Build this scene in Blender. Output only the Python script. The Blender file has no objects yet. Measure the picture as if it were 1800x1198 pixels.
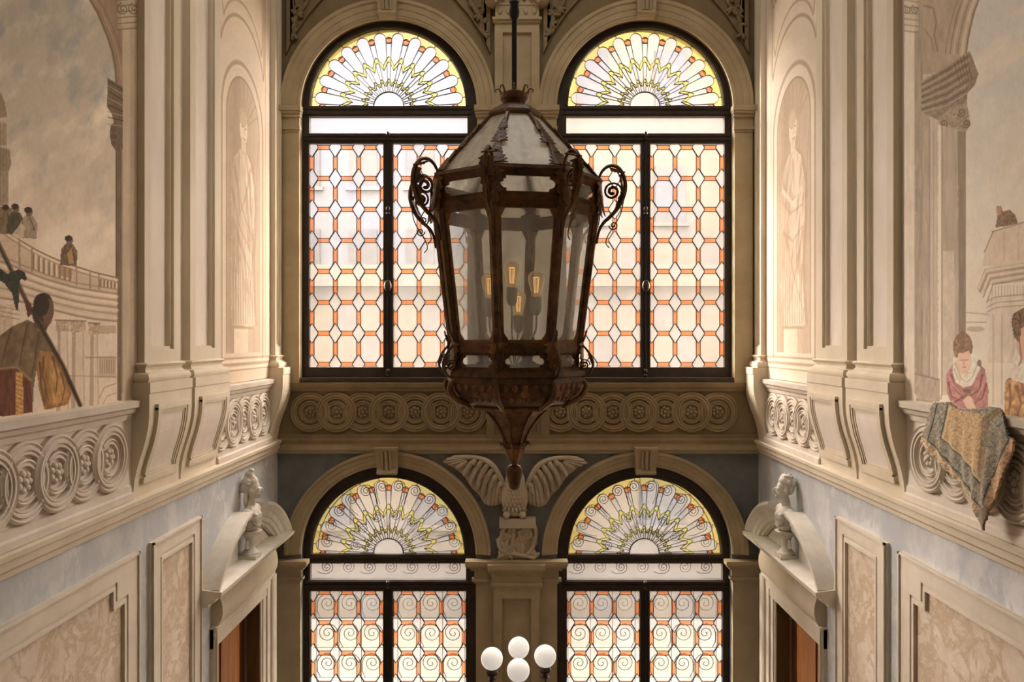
import bpy, math, random
import numpy as np
from mathutils import Vector, Matrix
from mathutils.geometry import tessellate_polygon
PI = math.pi
scene = bpy.context.scene
COL = scene.collection
F = 1350.0            # focal length in photograph pixels (1800 wide)
CX, CY = 908.0, 598.0 # vanishing point of the hall in the photograph
Z0 = 6.5              # eye height above the floor
D = 10.125            # distance to the window wall
Q = D / F             # metres per pixel on the window wall
XW = {-1: 3.15, 1: 3.19}

# ------------------------------------------------------------------ camera, sky, lights, exposure
cam_d = bpy.data.cameras.new('camera'); cam = bpy.data.objects.new('camera', cam_d); COL.objects.link(cam)
cam.location = (0, 0, Z0); cam.rotation_euler = (PI/2, 0, 0)
cam_d.sensor_width = 36; cam_d.sensor_fit = 'HORIZONTAL'; cam_d.lens = 36*F/1800
cam_d.shift_x = -(CX-900)/1800; cam_d.shift_y = -(599-CY)/1800
cam_d.clip_start = 0.05; cam_d.clip_end = 300
scene.camera = cam

SKY = 19.0
world = bpy.data.worlds.new('sky'); scene.world = world; world.use_nodes = True
bg = world.node_tree.nodes['Background']
bg.inputs[0].default_value = (1.0, 0.965, 0.93, 1); bg.inputs[1].default_value = SKY

def area(name, loc, rot, sx, sy, power, color, portal=False):
    l = bpy.data.lights.new(name, 'AREA'); l.shape = 'RECTANGLE'; l.size = sx; l.size_y = sy
    l.energy = power; l.color = color
    if portal: l.cycles.is_portal = True
    o = bpy.data.objects.new(name, l); COL.objects.link(o); o.location = loc; o.rotation_euler = rot
    return o
# warm fill added behind the viewer to brighten the hall, no lamp modelled there
area('rear_fill', (0, -2.2, Z0+3.4), (math.radians(62), 0, 0), 4.5, 2.5, 17, (1.0, 0.82, 0.60))
# overhead fill added under the closed ceiling to even out the side walls
area('overhead_fill', (0, 6.4, Z0+7.0), (0, 0, 0), 4.5, 3.0, 90, (1.0, 0.93, 0.84))
for wx in (683.5, 1133.5):
    x = (wx-CX)*Q
    area('window_portal', (x, D+0.5, Z0+1.95), (-PI/2, 0, 0), 2.4, 4.8, 1, (1, 1, 1), True)
    area('window_portal', (x, D+0.5, Z0-3.9), (-PI/2, 0, 0), 2.4, 4.6, 1, (1, 1, 1), True)
sun_d = bpy.data.lights.new('sun', 'SUN'); sun_d.energy = 4.5; sun_d.angle = math.radians(25); sun_d.color = (1, 0.97, 0.94)
sun = bpy.data.objects.new('sun', sun_d); COL.objects.link(sun)
sun.rotation_euler = Vector((0.72, -0.55, -0.42)).to_track_quat('-Z', 'Y').to_euler()

vs = scene.view_settings
vs.view_transform = 'Standard'; vs.look = 'None'; vs.gamma = 1.0; vs.use_curve_mapping = False
vs.exposure = 0.68
cy = scene.cycles
cy.max_bounces = 10; cy.diffuse_bounces = 6; cy.glossy_bounces = 3; cy.transmission_bounces = 6
cy.transparent_max_bounces = 24; cy.caustics_reflective = False; cy.caustics_refractive = False

# ------------------------------------------------------------------ helpers
WL = {}   # world location of every parented object
def sx_(px, Y=D): return (px-CX)/F*Y
def sz_(py, Y=D): return (CY-py)/F*Y + Z0
def depth(px, p=0):      # depth of a photo column on a side wall
    s = -1 if px < CX else 1
    return F*(XW[s]-p)/abs(px-CX)

def tag(o, label=None, cat=None, group=None, kind=None):
    if label: o['label'] = label
    if cat: o['category'] = cat
    if group: o['group'] = group
    if kind: o['kind'] = kind
    return o
def empty(name, loc, label=None, cat=None, group=None, kind=None):
    o = bpy.data.objects.new(name, None); COL.objects.link(o); o.location = loc
    o.empty_display_size = 0.1
    WL[o] = Vector(loc)
    return tag(o, label, cat, group, kind)
def link(name, me, parent=None, loc=None, rot=None):
    """link mesh data; loc in world coordinates"""
    o = bpy.data.objects.new(name, me); COL.objects.link(o)
    w = Vector(loc) if loc is not None else (WL[parent] if parent else Vector((0, 0, 0)))
    WL[o] = w
    if parent:
        o.parent = parent; o.location = w - WL[parent]
    else: o.location = w
    if rot: o.rotation_euler = rot
    return o

class MB:
    def __init__(self): self.v = []; self.f = []
    def add(self, vs, fs):
        n = len(self.v); self.v += [tuple(v) for v in vs]; self.f += [tuple(i+n for i in f) for f in fs]; return self
    def box(self, x0, x1, y0, y1, z0, z1):
        return self.add([(x, y, z) for z in (z0, z1) for y in (y0, y1) for x in (x0, x1)],
                 [(0, 2, 3, 1), (4, 5, 7, 6), (0, 1, 5, 4), (2, 6, 7, 3), (0, 4, 6, 2), (1, 3, 7, 5)])
    def prism(self, poly, w0, w1, mp, holes=()):
        n = len(poly)
        if not holes:
            vs = [mp(u, v, w0) for u, v in poly] + [mp(u, v, w1) for u, v in poly]
            fs = [tuple(range(n))[::-1], tuple(range(n, 2*n))]
            fs += [(i, (i+1) % n, n+(i+1) % n, n+i) for i in range(n)]
            return self.add(vs, fs)
        loops = [list(poly)] + [list(h) for h in holes]
        flat = [p for l in loops for p in l]; N = len(flat)
        tri = tessellate_polygon([[Vector((u, v, 0)) for u, v in l] for l in loops])
        vs = [mp(u, v, w0) for u, v in flat] + [mp(u, v, w1) for u, v in flat]
        fs = [tuple(t) for t in tri] + [tuple(i+N for i in t[::-1]) for t in tri]
        b = 0
        for l in loops:
            m = len(l)
            fs += [(b+i, b+(i+1) % m, N+b+(i+1) % m, N+b+i) for i in range(m)]; b += m
        return self.add(vs, fs)
    def rev(self, prof, n, mp, a0=0, a1=2*PI, close=True):
        """revolve (r,h) profile; mp(r,h,angle)"""
        full = abs(a1-a0-2*PI) < 1e-6; m = len(prof); k = n if full else n+1
        vs = [mp(r, h, a0+(a1-a0)*i/n) for i in range(k) for r, h in prof]
        fs = []
        for i in range(n):
            j = (i+1) % k
            for q in range(m if close else m-1):
                r = (q+1) % m
                fs.append((i*m+q, j*m+q, j*m+r, i*m+r))
        if not full and close:
            fs += [tuple(range(m)), tuple(range((k-1)*m, k*m))[::-1]]
        return self.add(vs, fs)
    def lathe(self, prof, c, n=24, rot=0):
        self.rev(prof, n, lambda r, h, a: (c[0]+r*math.sin(a+rot), c[1]-r*math.cos(a+rot), c[2]+h), close=False)
        m = len(prof); b = len(self.v)-m*n
        self.f.append(tuple(b+i*m for i in range(n))); self.f.append(tuple(b+i*m+m-1 for i in range(n)))
        return self
    def tube(self, pts, rad, n=8):
        pts = [Vector(p) for p in pts]; m = len(pts)
        if not hasattr(rad, '__len__'): rad = [rad]*m
        up = None; vs = []
        for i in range(m):
            t = (pts[min(i+1, m-1)]-pts[max(i-1, 0)]).normalized()
            if up is None:
                up = t.cross(Vector((0, 0, 1)))
                if up.length < 1e-3: up = t.cross(Vector((0, 1, 0)))
            up = (up-t*up.dot(t))
            if up.length < 1e-6: up = t.orthogonal()
            up.normalize(); b = t.cross(up)
            vs += [pts[i]+rad[i]*(math.cos(2*PI*k/n)*up+math.sin(2*PI*k/n)*b) for k in range(n)]
        fs = [(i*n+k, i*n+(k+1) % n, (i+1)*n+(k+1) % n, (i+1)*n+k) for i in range(m-1) for k in range(n)]
        fs += [tuple(range(n))[::-1], tuple(range((m-1)*n, m*n))]
        return self.add(vs, fs)
    def ell(self, c, r, nu=12, nv=8, M=None):
        vs = []; fs = []
        for j in range(nv+1):
            th = PI*j/nv
            for i in range(nu):
                a = 2*PI*i/nu
                p = Vector((r[0]*math.sin(th)*math.cos(a), r[1]*math.sin(th)*math.sin(a), r[2]*math.cos(th)))
                if M: p = M @ p
                vs.append(p+Vector(c))
        for j in range(nv):
            for i in range(nu):
                fs.append((j*nu+i, (j+1)*nu+i, (j+1)*nu+(i+1) % nu, j*nu+(i+1) % nu))
        return self.add(vs, fs)
    def mesh(self, name, mat, off=(0, 0, 0), smooth=False, fix=True):
        import bmesh
        me = bpy.data.meshes.new(name); off = Vector(off)
        me.from_pydata([Vector(v)-off for v in self.v], [], self.f)
        if fix:
            bm = bmesh.new(); bm.from_mesh(me); bmesh.ops.remove_doubles(bm, verts=bm.verts, dist=1e-5)
            bmesh.ops.recalc_face_normals(bm, faces=bm.faces); bm.to_mesh(me); bm.free()
        if smooth:
            me.polygons.foreach_set('use_smooth', [True]*len(me.polygons))
            me.set_sharp_from_angle(angle=math.radians(smooth if smooth > 1 else 40))
        me.materials.append(mat); return me
    def build(self, name, mat, parent=None, smooth=False, label=None, cat=None, group=None, kind=None, loc=None):
        w = Vector(loc) if loc is not None else (WL[parent] if parent else None)
        if w is None:
            a = np.array(self.v); w = Vector(((a[:, 0].min()+a[:, 0].max())/2, (a[:, 1].min()+a[:, 1].max())/2, a[:, 2].min()))
        o = link(name, self.mesh(name, mat, w, smooth), parent, w)
        return tag(o, label, cat, group, kind)

def arc(cx, cz, r, a0, a1, n):
    return [(cx+r*math.cos(a0+(a1-a0)*i/n), cz+r*math.sin(a0+(a1-a0)*i/n)) for i in range(n+1)]
def spiral(c, r0, r1, a0, turns, n):
    return [(c[0]+(r0+(r1-r0)*i/n)*math.cos(a0+turns*2*PI*i/n), c[1]+(r0+(r1-r0)*i/n)*math.sin(a0+turns*2*PI*i/n)) for i in range(n+1)]
def rect(u0, u1, v0, v1): return [(u0, v0), (u1, v0), (u1, v1), (u0, v1)]
def smooth_pts(pts, k=4):
    out = []; P = [Vector(p) for p in pts]
    for i in range(len(P)-1):
        a, b, c, d = P[max(i-1, 0)], P[i], P[i+1], P[min(i+2, len(P)-1)]
        for j in range(k):
            t = j/k
            out.append(0.5*((2*b)+(-a+c)*t+(2*a-5*b+4*c-d)*t*t+(-a+3*b-3*c+d)*t**3))
    out.append(P[-1]); return out
# maps: back wall in photo pixels (u,v) + projection p ; side wall (y,z) + p ; mouldings as (p,z) swept
def BK(u, v, p): return ((u-CX)*Q, D-p, (CY-v)*Q+Z0)
def BKM(p, z, x): return (x, D-p, z+Z0)
def SD(s): return lambda y, z, p: (s*(XW[s]-p), y, z+Z0)
def SDM(s): return lambda p, z, y: (s*(XW[s]-p), y, z+Z0)

# ------------------------------------------------------------------ materials
def newmat(name):
    m = bpy.data.materials.new(name); m.use_nodes = True
    return m, m.node_tree, m.node_tree.nodes['Principled BSDF']
def stone(name, c1, c2, scale=3.0, rough=0.75, bump=0.15, veins=None, vscale=2.0, stretch=(1, 1, 1), bscale=None, spec=0.3):
    m, nt, b = newmat(name); N = nt.nodes; L = nt.links
    tc = N.new('ShaderNodeNewGeometry'); mp = N.new('ShaderNodeMapping'); mp.inputs['Scale'].default_value = stretch
    L.new(tc.outputs['Position'], mp.inputs['Vector'])
    n1 = N.new('ShaderNodeTexNoise'); n1.inputs['Scale'].default_value = scale; n1.inputs['Detail'].default_value = 9; n1.inputs['Roughness'].default_value = 0.65
    L.new(mp.outputs[0], n1.inputs['Vector'])
    r = N.new('ShaderNodeValToRGB'); r.color_ramp.elements[0].position = 0.33; r.color_ramp.elements[1].position = 0.68
    r.color_ramp.elements[0].color = (*c1, 1); r.color_ramp.elements[1].color = (*c2, 1)
    L.new(n1.outputs[0], r.inputs[0]); out = r.outputs[0]
    if veins:
        n2 = N.new('ShaderNodeTexNoise'); n2.inputs['Scale'].default_value = vscale; n2.inputs['Detail'].default_value = 12; n2.inputs['Roughness'].default_value = 0.7
        n2.inputs['Distortion'].default_value = 0.4
        L.new(mp.outputs[0], n2.inputs['Vector'])
        r2 = N.new('ShaderNodeValToRGB'); e = r2.color_ramp.elements
        e[0].position = 0.44; e[0].color = (0, 0, 0, 1); e[1].position = 0.56; e[1].color = (0, 0, 0, 1)
        k = e.new(0.5); k.color = (1, 1, 1, 1)
        L.new(n2.outputs[0], r2.inputs[0])
        mx = N.new('ShaderNodeMix'); mx.data_type = 'RGBA'; L.new(r2.outputs[0], mx.inputs[0]); L.new(out, mx.inputs[6]); mx.inputs[7].default_value = (*veins, 1)
        out = mx.outputs[2]
    L.new(out, b.inputs['Base Color']); b.inputs['Roughness'].default_value = rough; b.inputs['Specular IOR Level'].default_value = spec
    if bump:
        bp = N.new('ShaderNodeBump'); bp.inputs['Strength'].default_value = bump; bp.inputs['Distance'].default_value = 0.01
        n3 = N.new('ShaderNodeTexNoise'); n3.inputs['Scale'].default_value = bscale or scale*6; n3.inputs['Detail'].default_value = 5
        L.new(tc.outputs['Position'], n3.inputs['Vector']); L.new(n3.outputs[0], bp.inputs['Height']); L.new(bp.outputs[0], b.inputs['Normal'])
    return m
def glass(name, tint, haze=(0.9, 0.9, 0.9), fac=0.2, wav=0.0):
    """one face of a pane of stained glass: clear tinted transmission plus a milky scatter"""
    m, nt, b = newmat(name); N = nt.nodes; L = nt.links
    tr = N.new('ShaderNodeBsdfTransparent'); tr.inputs[0].default_value = (*[math.sqrt(c) for c in tint], 1)
    tl = N.new('ShaderNodeBsdfTranslucent'); tl.inputs[0].default_value = (*haze, 1)
    mx = N.new('ShaderNodeMixShader')
    n1 = N.new('ShaderNodeTexNoise'); n1.inputs['Scale'].default_value = 9; n1.inputs['Detail'].default_value = 4
    g = N.new('ShaderNodeNewGeometry'); L.new(g.outputs['Position'], n1.inputs['Vector'])
    mr = N.new('ShaderNodeMapRange'); mr.inputs['From Min'].default_value = 0.3; mr.inputs['From Max'].default_value = 0.7
    mr.inputs['To Min'].default_value = fac*0.8; mr.inputs['To Max'].default_value = fac*1.2
    L.new(n1.outputs[0], mr.inputs[0]); L.new(mr.outputs[0], mx.inputs[0])
    L.new(tr.outputs[0], mx.inputs[1]); L.new(tl.outputs[0], mx.inputs[2])
    L.new(mx.outputs[0], N['Material Output'].inputs[0]); return m
def plain(name, c, rough=0.6, metal=0.0, spec=0.4):
    return stone(name, tuple(x*0.9 for x in c), tuple(min(1, x*1.1) for x in c), 8, rough, 0, spec=spec) if not metal else metalmat(name, c, rough, metal)
def metalmat(name, c, rough, metal):
    m = stone(name, tuple(x*0.7 for x in c), tuple(x*1.3 for x in c), 12, rough, 0.1)
    m.node_tree.nodes['Principled BSDF'].inputs['Metallic'].default_value = metal; return m
def emis(name, c, s):
    m, nt, b = newmat(name); b.inputs['Emission Color'].default_value = (*c, 1); b.inputs['Emission Strength'].default_value = s
    b.inputs['Base Color'].default_value = (*c, 1); return m
def attrmat(name, rough=0.8):
    m, nt, b = newmat(name); a = nt.nodes.new('ShaderNodeAttribute'); a.attribute_name = 'Col'
    nt.links.new(a.outputs['Color'], b.inputs['Base Color']); b.inputs['Roughness'].default_value = rough
    b.inputs['Specular IOR Level'].default_value = 0.2; return m

M = {}
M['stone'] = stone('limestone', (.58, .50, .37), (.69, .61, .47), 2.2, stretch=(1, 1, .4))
M['panelstone'] = stone('pilaster_panel_stone', (.64, .56, .46), (.75, .67, .57), 2.5, stretch=(1, 1, .4))
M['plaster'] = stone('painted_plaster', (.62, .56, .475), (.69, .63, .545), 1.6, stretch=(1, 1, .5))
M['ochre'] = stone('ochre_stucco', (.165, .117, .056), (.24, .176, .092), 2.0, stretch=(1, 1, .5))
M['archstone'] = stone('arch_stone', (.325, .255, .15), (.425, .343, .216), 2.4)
M['relief'] = stone('relief_stucco', (.40, .335, .235), (.52, .445, .33), 4)
M['blue'] = stone('blue_grey_marble', (.39, .40, .405), (.68, .675, .66), 2.0, rough=.45, bump=.05, veins=(.44, .46, .48), vscale=1.6, stretch=(1, 1, .7), spec=.4)
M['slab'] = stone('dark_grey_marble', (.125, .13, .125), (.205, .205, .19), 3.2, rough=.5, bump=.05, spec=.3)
M['ringochre'] = stone('ochre_relief', (.215, .158, .08), (.295, .222, .12), 3)
M['grisaille'] = stone('grisaille_stucco', (.54, .47, .38), (.66, .59, .49), 3)
M['breccia'] = stone('peach_breccia_marble', (.58, .46, .33), (.76, .67, .55), 3.4, rough=.4, bump=.04, veins=(.50, .38, .25), vscale=3.5, spec=.45)
M['bustm'] = stone('white_marble', (.56, .52, .44), (.70, .66, .58), 5, rough=.55)
M['dado'] = stone('cream_frame_stone', (.60, .53, .42), (.71, .64, .52), 3)
M['wood'] = stone('orange_brown_wood', (.26, .09, .018), (.46, .18, .04), 3, rough=.4, stretch=(6, 6, .5))
M['wooddark'] = stone('dark_red_wood', (.09, .026, .008), (.17, .055, .016), 3, rough=.4, stretch=(6, 6, .5))
M['walnut'] = stone('walnut_lining', (.10, .06, .022), (.17, .105, .04), 3, stretch=(6, 6, .5))
M['frame'] = stone('dark_window_paint', (.030, .021, .015), (.05, .036, .026), 6, rough=.45, bump=.05)
M['lead'] = plain('lead_came', (.05, .045, .04), .6)
M['iron'] = plain('grey_wrought_iron', (.085, .08, .075), .8, spec=0)
M['steel'] = metalmat('worn_steel', (.25, .24, .23), .35, .8)
M['rust'] = stone('rusty_gilt_iron', (.075, .038, .016), (.38, .18, .062), 9, rough=.38, bump=.4, bscale=40)
M['rustdark'] = stone('dark_rusty_iron', (.045, .024, .012), (.22, .10, .036), 10, rough=.38, bump=.4, bscale=40)
M['rod'] = plain('black_iron', (.012, .010, .010), .5)
M['bronze'] = metalmat('dark_bronze', (.06, .045, .03), .35, .6)
M['clear'] = glass('clear_stained_glass', (.84, .80, .795), (.92, .88, .85), .02)
M['cream'] = glass('cream_stained_glass', (.90, .83, .755), (.93, .87, .80), .02)
M['orange'] = glass('orange_stained_glass', (.97, .385, .19), (.85, .35, .18), .04)
M['yellow'] = glass('yellow_stained_glass', (.95, .80, .34), (.88, .72, .3), .04)
M['green'] = glass('green_yellow_stained_glass', (.84, .80, .30), (.75, .72, .25), .04)
M['opal'] = None
m, nt, b = newmat('opal_globe_glass'); b.inputs['Base Color'].default_value = (.9, .88, .84, 1); b.inputs['Roughness'].default_value = .15
b.inputs['Subsurface Weight'].default_value = .0; b.inputs['Emission Color'].default_value = (1, .95, .88, 1); b.inputs['Emission Strength'].default_value = .25
M['opal'] = m
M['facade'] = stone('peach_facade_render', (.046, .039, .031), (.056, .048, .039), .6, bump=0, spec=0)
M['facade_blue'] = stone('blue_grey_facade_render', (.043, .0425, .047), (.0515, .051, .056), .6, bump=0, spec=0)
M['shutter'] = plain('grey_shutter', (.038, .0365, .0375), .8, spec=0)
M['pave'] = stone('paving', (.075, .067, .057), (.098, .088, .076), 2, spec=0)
M['floorm'] = stone('terrazzo_floor', (.15, .115, .085), (.22, .175, .135), 5, rough=.35)
M['ceil'] = stone('ceiling_plaster', (.17, .12, .07), (.24, .175, .105), 2)
M['paint'] = attrmat('fresco_paint')
M['woven'] = attrmat('woven_wool', .95)
def lantern_glass(name, tint, dirt, fac, tmix=.85, rim=0):
    m, nt, b = newmat(name); N = nt.nodes; L = nt.links
    tr = N.new('ShaderNodeBsdfTransparent'); tr.inputs[0].default_value = (*tint, 1)
    b.inputs['Base Color'].default_value = (*dirt, 1); b.inputs['Roughness'].default_value = .6
    tl = N.new('ShaderNodeBsdfTranslucent'); tl.inputs[0].default_value = (*dirt, 1)
    gl = N.new('ShaderNodeBsdfGlossy'); gl.inputs['Roughness'].default_value = .05
    a = N.new('ShaderNodeMixShader'); a.inputs[0].default_value = tmix; L.new(b.outputs[0], a.inputs[1]); L.new(tl.outputs[0], a.inputs[2])
    g = N.new('ShaderNodeNewGeometry'); n1 = N.new('ShaderNodeTexNoise'); n1.inputs['Scale'].default_value = 5; n1.inputs['Detail'].default_value = 8
    mpn = N.new('ShaderNodeMapping'); mpn.inputs['Scale'].default_value = (2, 2, .7); L.new(g.outputs['Position'], mpn.inputs[0]); L.new(mpn.outputs[0], n1.inputs['Vector'])
    mr = N.new('ShaderNodeMapRange'); mr.inputs['From Min'].default_value = .35; mr.inputs['From Max'].default_value = .75; mr.inputs['To Min'].default_value = fac*.6; mr.inputs['To Max'].default_value = fac*1.7
    L.new(n1.outputs[0], mr.inputs[0])
    src = mr.outputs[0]
    if rim:  # thick glass towards the outline of a bulb
        lw = N.new('ShaderNodeLayerWeight'); lw.inputs['Blend'].default_value = .35
        mm = N.new('ShaderNodeMath'); mm.operation = 'MULTIPLY_ADD'; mm.use_clamp = True
        L.new(lw.outputs['Facing'], mm.inputs[0]); mm.inputs[1].default_value = rim; L.new(src, mm.inputs[2]); src = mm.outputs[0]
    mx = N.new('ShaderNodeMixShader'); L.new(src, mx.inputs[0]); L.new(tr.outputs[0], mx.inputs[1]); L.new(a.outputs[0], mx.inputs[2])
    m2 = N.new('ShaderNodeMixShader'); m2.inputs[0].default_value = .04; L.new(mx.outputs[0], m2.inputs[1]); L.new(gl.outputs[0], m2.inputs[2])
    L.new(m2.outputs[0], N['Material Output'].inputs[0]); return m
M['lglass'] = lantern_glass('old_lantern_glass', (.965, .97, .96), (.95, .96, .91), .15)
M['rglass'] = lantern_glass('dusty_roof_glass', (.95, .94, .90), (.96, .94, .88), .66, .65)
M['bulbg'] = lantern_glass('amber_bulb_glass', (1.0, .86, .62), (1, .93, .78), .08, .6, .7)
M['filament'] = emis('filament', (1.0, .66, .32), .9)
M['socket'] = plain('pale_socket', (.42, .40, .34), .5)
# ------------------------------------------------------------------ the shell of the hall
YB = -10.0; ZT = 7.2
def clip(poly, a, b, c):
    """keep a*u+b*v<=c"""
    out = []
    for i in range(len(poly)):
        p, q = poly[i-1], poly[i]; dp = a*p[0]+b*p[1]-c; dq = a*q[0]+b*q[1]-c
        if (dp <= 0) != (dq <= 0):
            t = dp/(dp-dq); out.append((p[0]+(q[0]-p[0])*t, p[1]+(q[1]-p[1])*t))
        if dq <= 0: out.append(q)
    return out
def clip_rect(poly, u0, u1, v0, v1):
    for h in ((1, 0, u1), (-1, 0, -u0), (0, 1, v1), (0, -1, -v0)):
        if len(poly) < 3: return []
        poly = clip(poly, *h)
    return poly
def opening(c, vs, r, vb): return [(c-r, vb), (c+r, vb), (c+r, vs)] + [(c+r*math.cos(a), vs-r*math.sin(a)) for a in [PI*i/40 for i in range(1, 40)]] + [(c-r, vs)]

UPPER = dict(vs=188, half=138.5, rf=136, ro=155.5, tr=(206, 236), cg=(253, 645), vb=664, pu=41, pv=54.4, ru=6.0)
LOWER = dict(vs=972, half=136.5, rf=134, ro=153.5, tr=(988, 1017), cg=(1037, 1412), vb=1425, pu=40, pv=53.3, ru=3.5)
WC = {'u': (683.5, 1133.5), 'l': (683.0, 1132.5)}
uw0, uw1 = CX-(XW[-1]+.0)/Q, CX+(XW[1]+.0)/Q
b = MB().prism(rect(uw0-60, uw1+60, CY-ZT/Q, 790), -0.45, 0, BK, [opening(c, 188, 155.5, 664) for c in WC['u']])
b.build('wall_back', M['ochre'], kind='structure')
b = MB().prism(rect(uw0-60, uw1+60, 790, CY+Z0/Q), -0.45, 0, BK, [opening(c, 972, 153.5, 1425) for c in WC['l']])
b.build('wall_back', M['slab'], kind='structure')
DOOR = dict(y0=7.99, y1=9.43, zt=-3.17)
for s, nm in ((-1, 'wall_left'), (1, 'wall_right')):
    MB().prism(rect(YB, D, -1.35, ZT), -.35, 0, SD(s)).build(nm, M['plaster'], kind='structure')
    MB().prism(rect(YB, D, -Z0, -1.35), -.35, 0, SD(s), [rect(DOOR['y0'], DOOR['y1'], -Z0+.001, DOOR['zt'])]).build(nm, M['blue'], kind='structure')
MB().box(-3.6, 3.6, YB-.4, YB, 0, Z0+ZT).build('wall_front', M['ochre'], kind='structure')
MB().box(-3.6, 3.6, YB-.4, D+.45, -.3, 0).build('floor', M['floorm'], kind='structure')
MB().box(-3.6, 3.6, YB-.4, D+.45, Z0+ZT, Z0+ZT+.3).build('ceiling', M['ceil'], kind='structure')

# ------------------------------------------------------------------ outside: paving and two facing houses
MB().box(-60, 60, D+.46, 120, -.4, -.02).build('ground', M['pave'], kind='structure')
def facade(name, x0, x1, y0, z1, mat, wins, label):
    t = empty(name, ((x0+x1)/2, y0, 0), label, 'building')
    MB().box(x0, x1, y0, y0+5, 0, z1).build('wall', mat, t)
    MB().box(x0, x1, y0-.3, y0+.02, z1-.5, z1).build('cornice', mat, t)
    for (wx, wz, ww, wh) in wins:
        w = MB().box(wx-ww/2, wx+ww/2, y0-.06, y0+.02, wz, wz+wh).build('window', M['shutter'], t, loc=(wx, y0, wz))
        MB().box(wx-ww/2-.12, wx+ww/2+.12, y0-.16, y0-.0, wz-.12, wz).build('window_sill', mat, w)
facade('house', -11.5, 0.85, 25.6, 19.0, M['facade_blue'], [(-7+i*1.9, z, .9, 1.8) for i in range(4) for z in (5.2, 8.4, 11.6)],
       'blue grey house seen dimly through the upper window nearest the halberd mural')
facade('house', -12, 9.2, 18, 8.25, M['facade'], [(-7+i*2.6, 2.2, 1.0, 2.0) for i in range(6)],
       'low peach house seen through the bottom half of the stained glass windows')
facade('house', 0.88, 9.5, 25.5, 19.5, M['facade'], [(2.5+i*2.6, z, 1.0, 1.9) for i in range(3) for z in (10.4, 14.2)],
       'tall peach house seen through the upper window nearest the seated girl mural')

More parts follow.
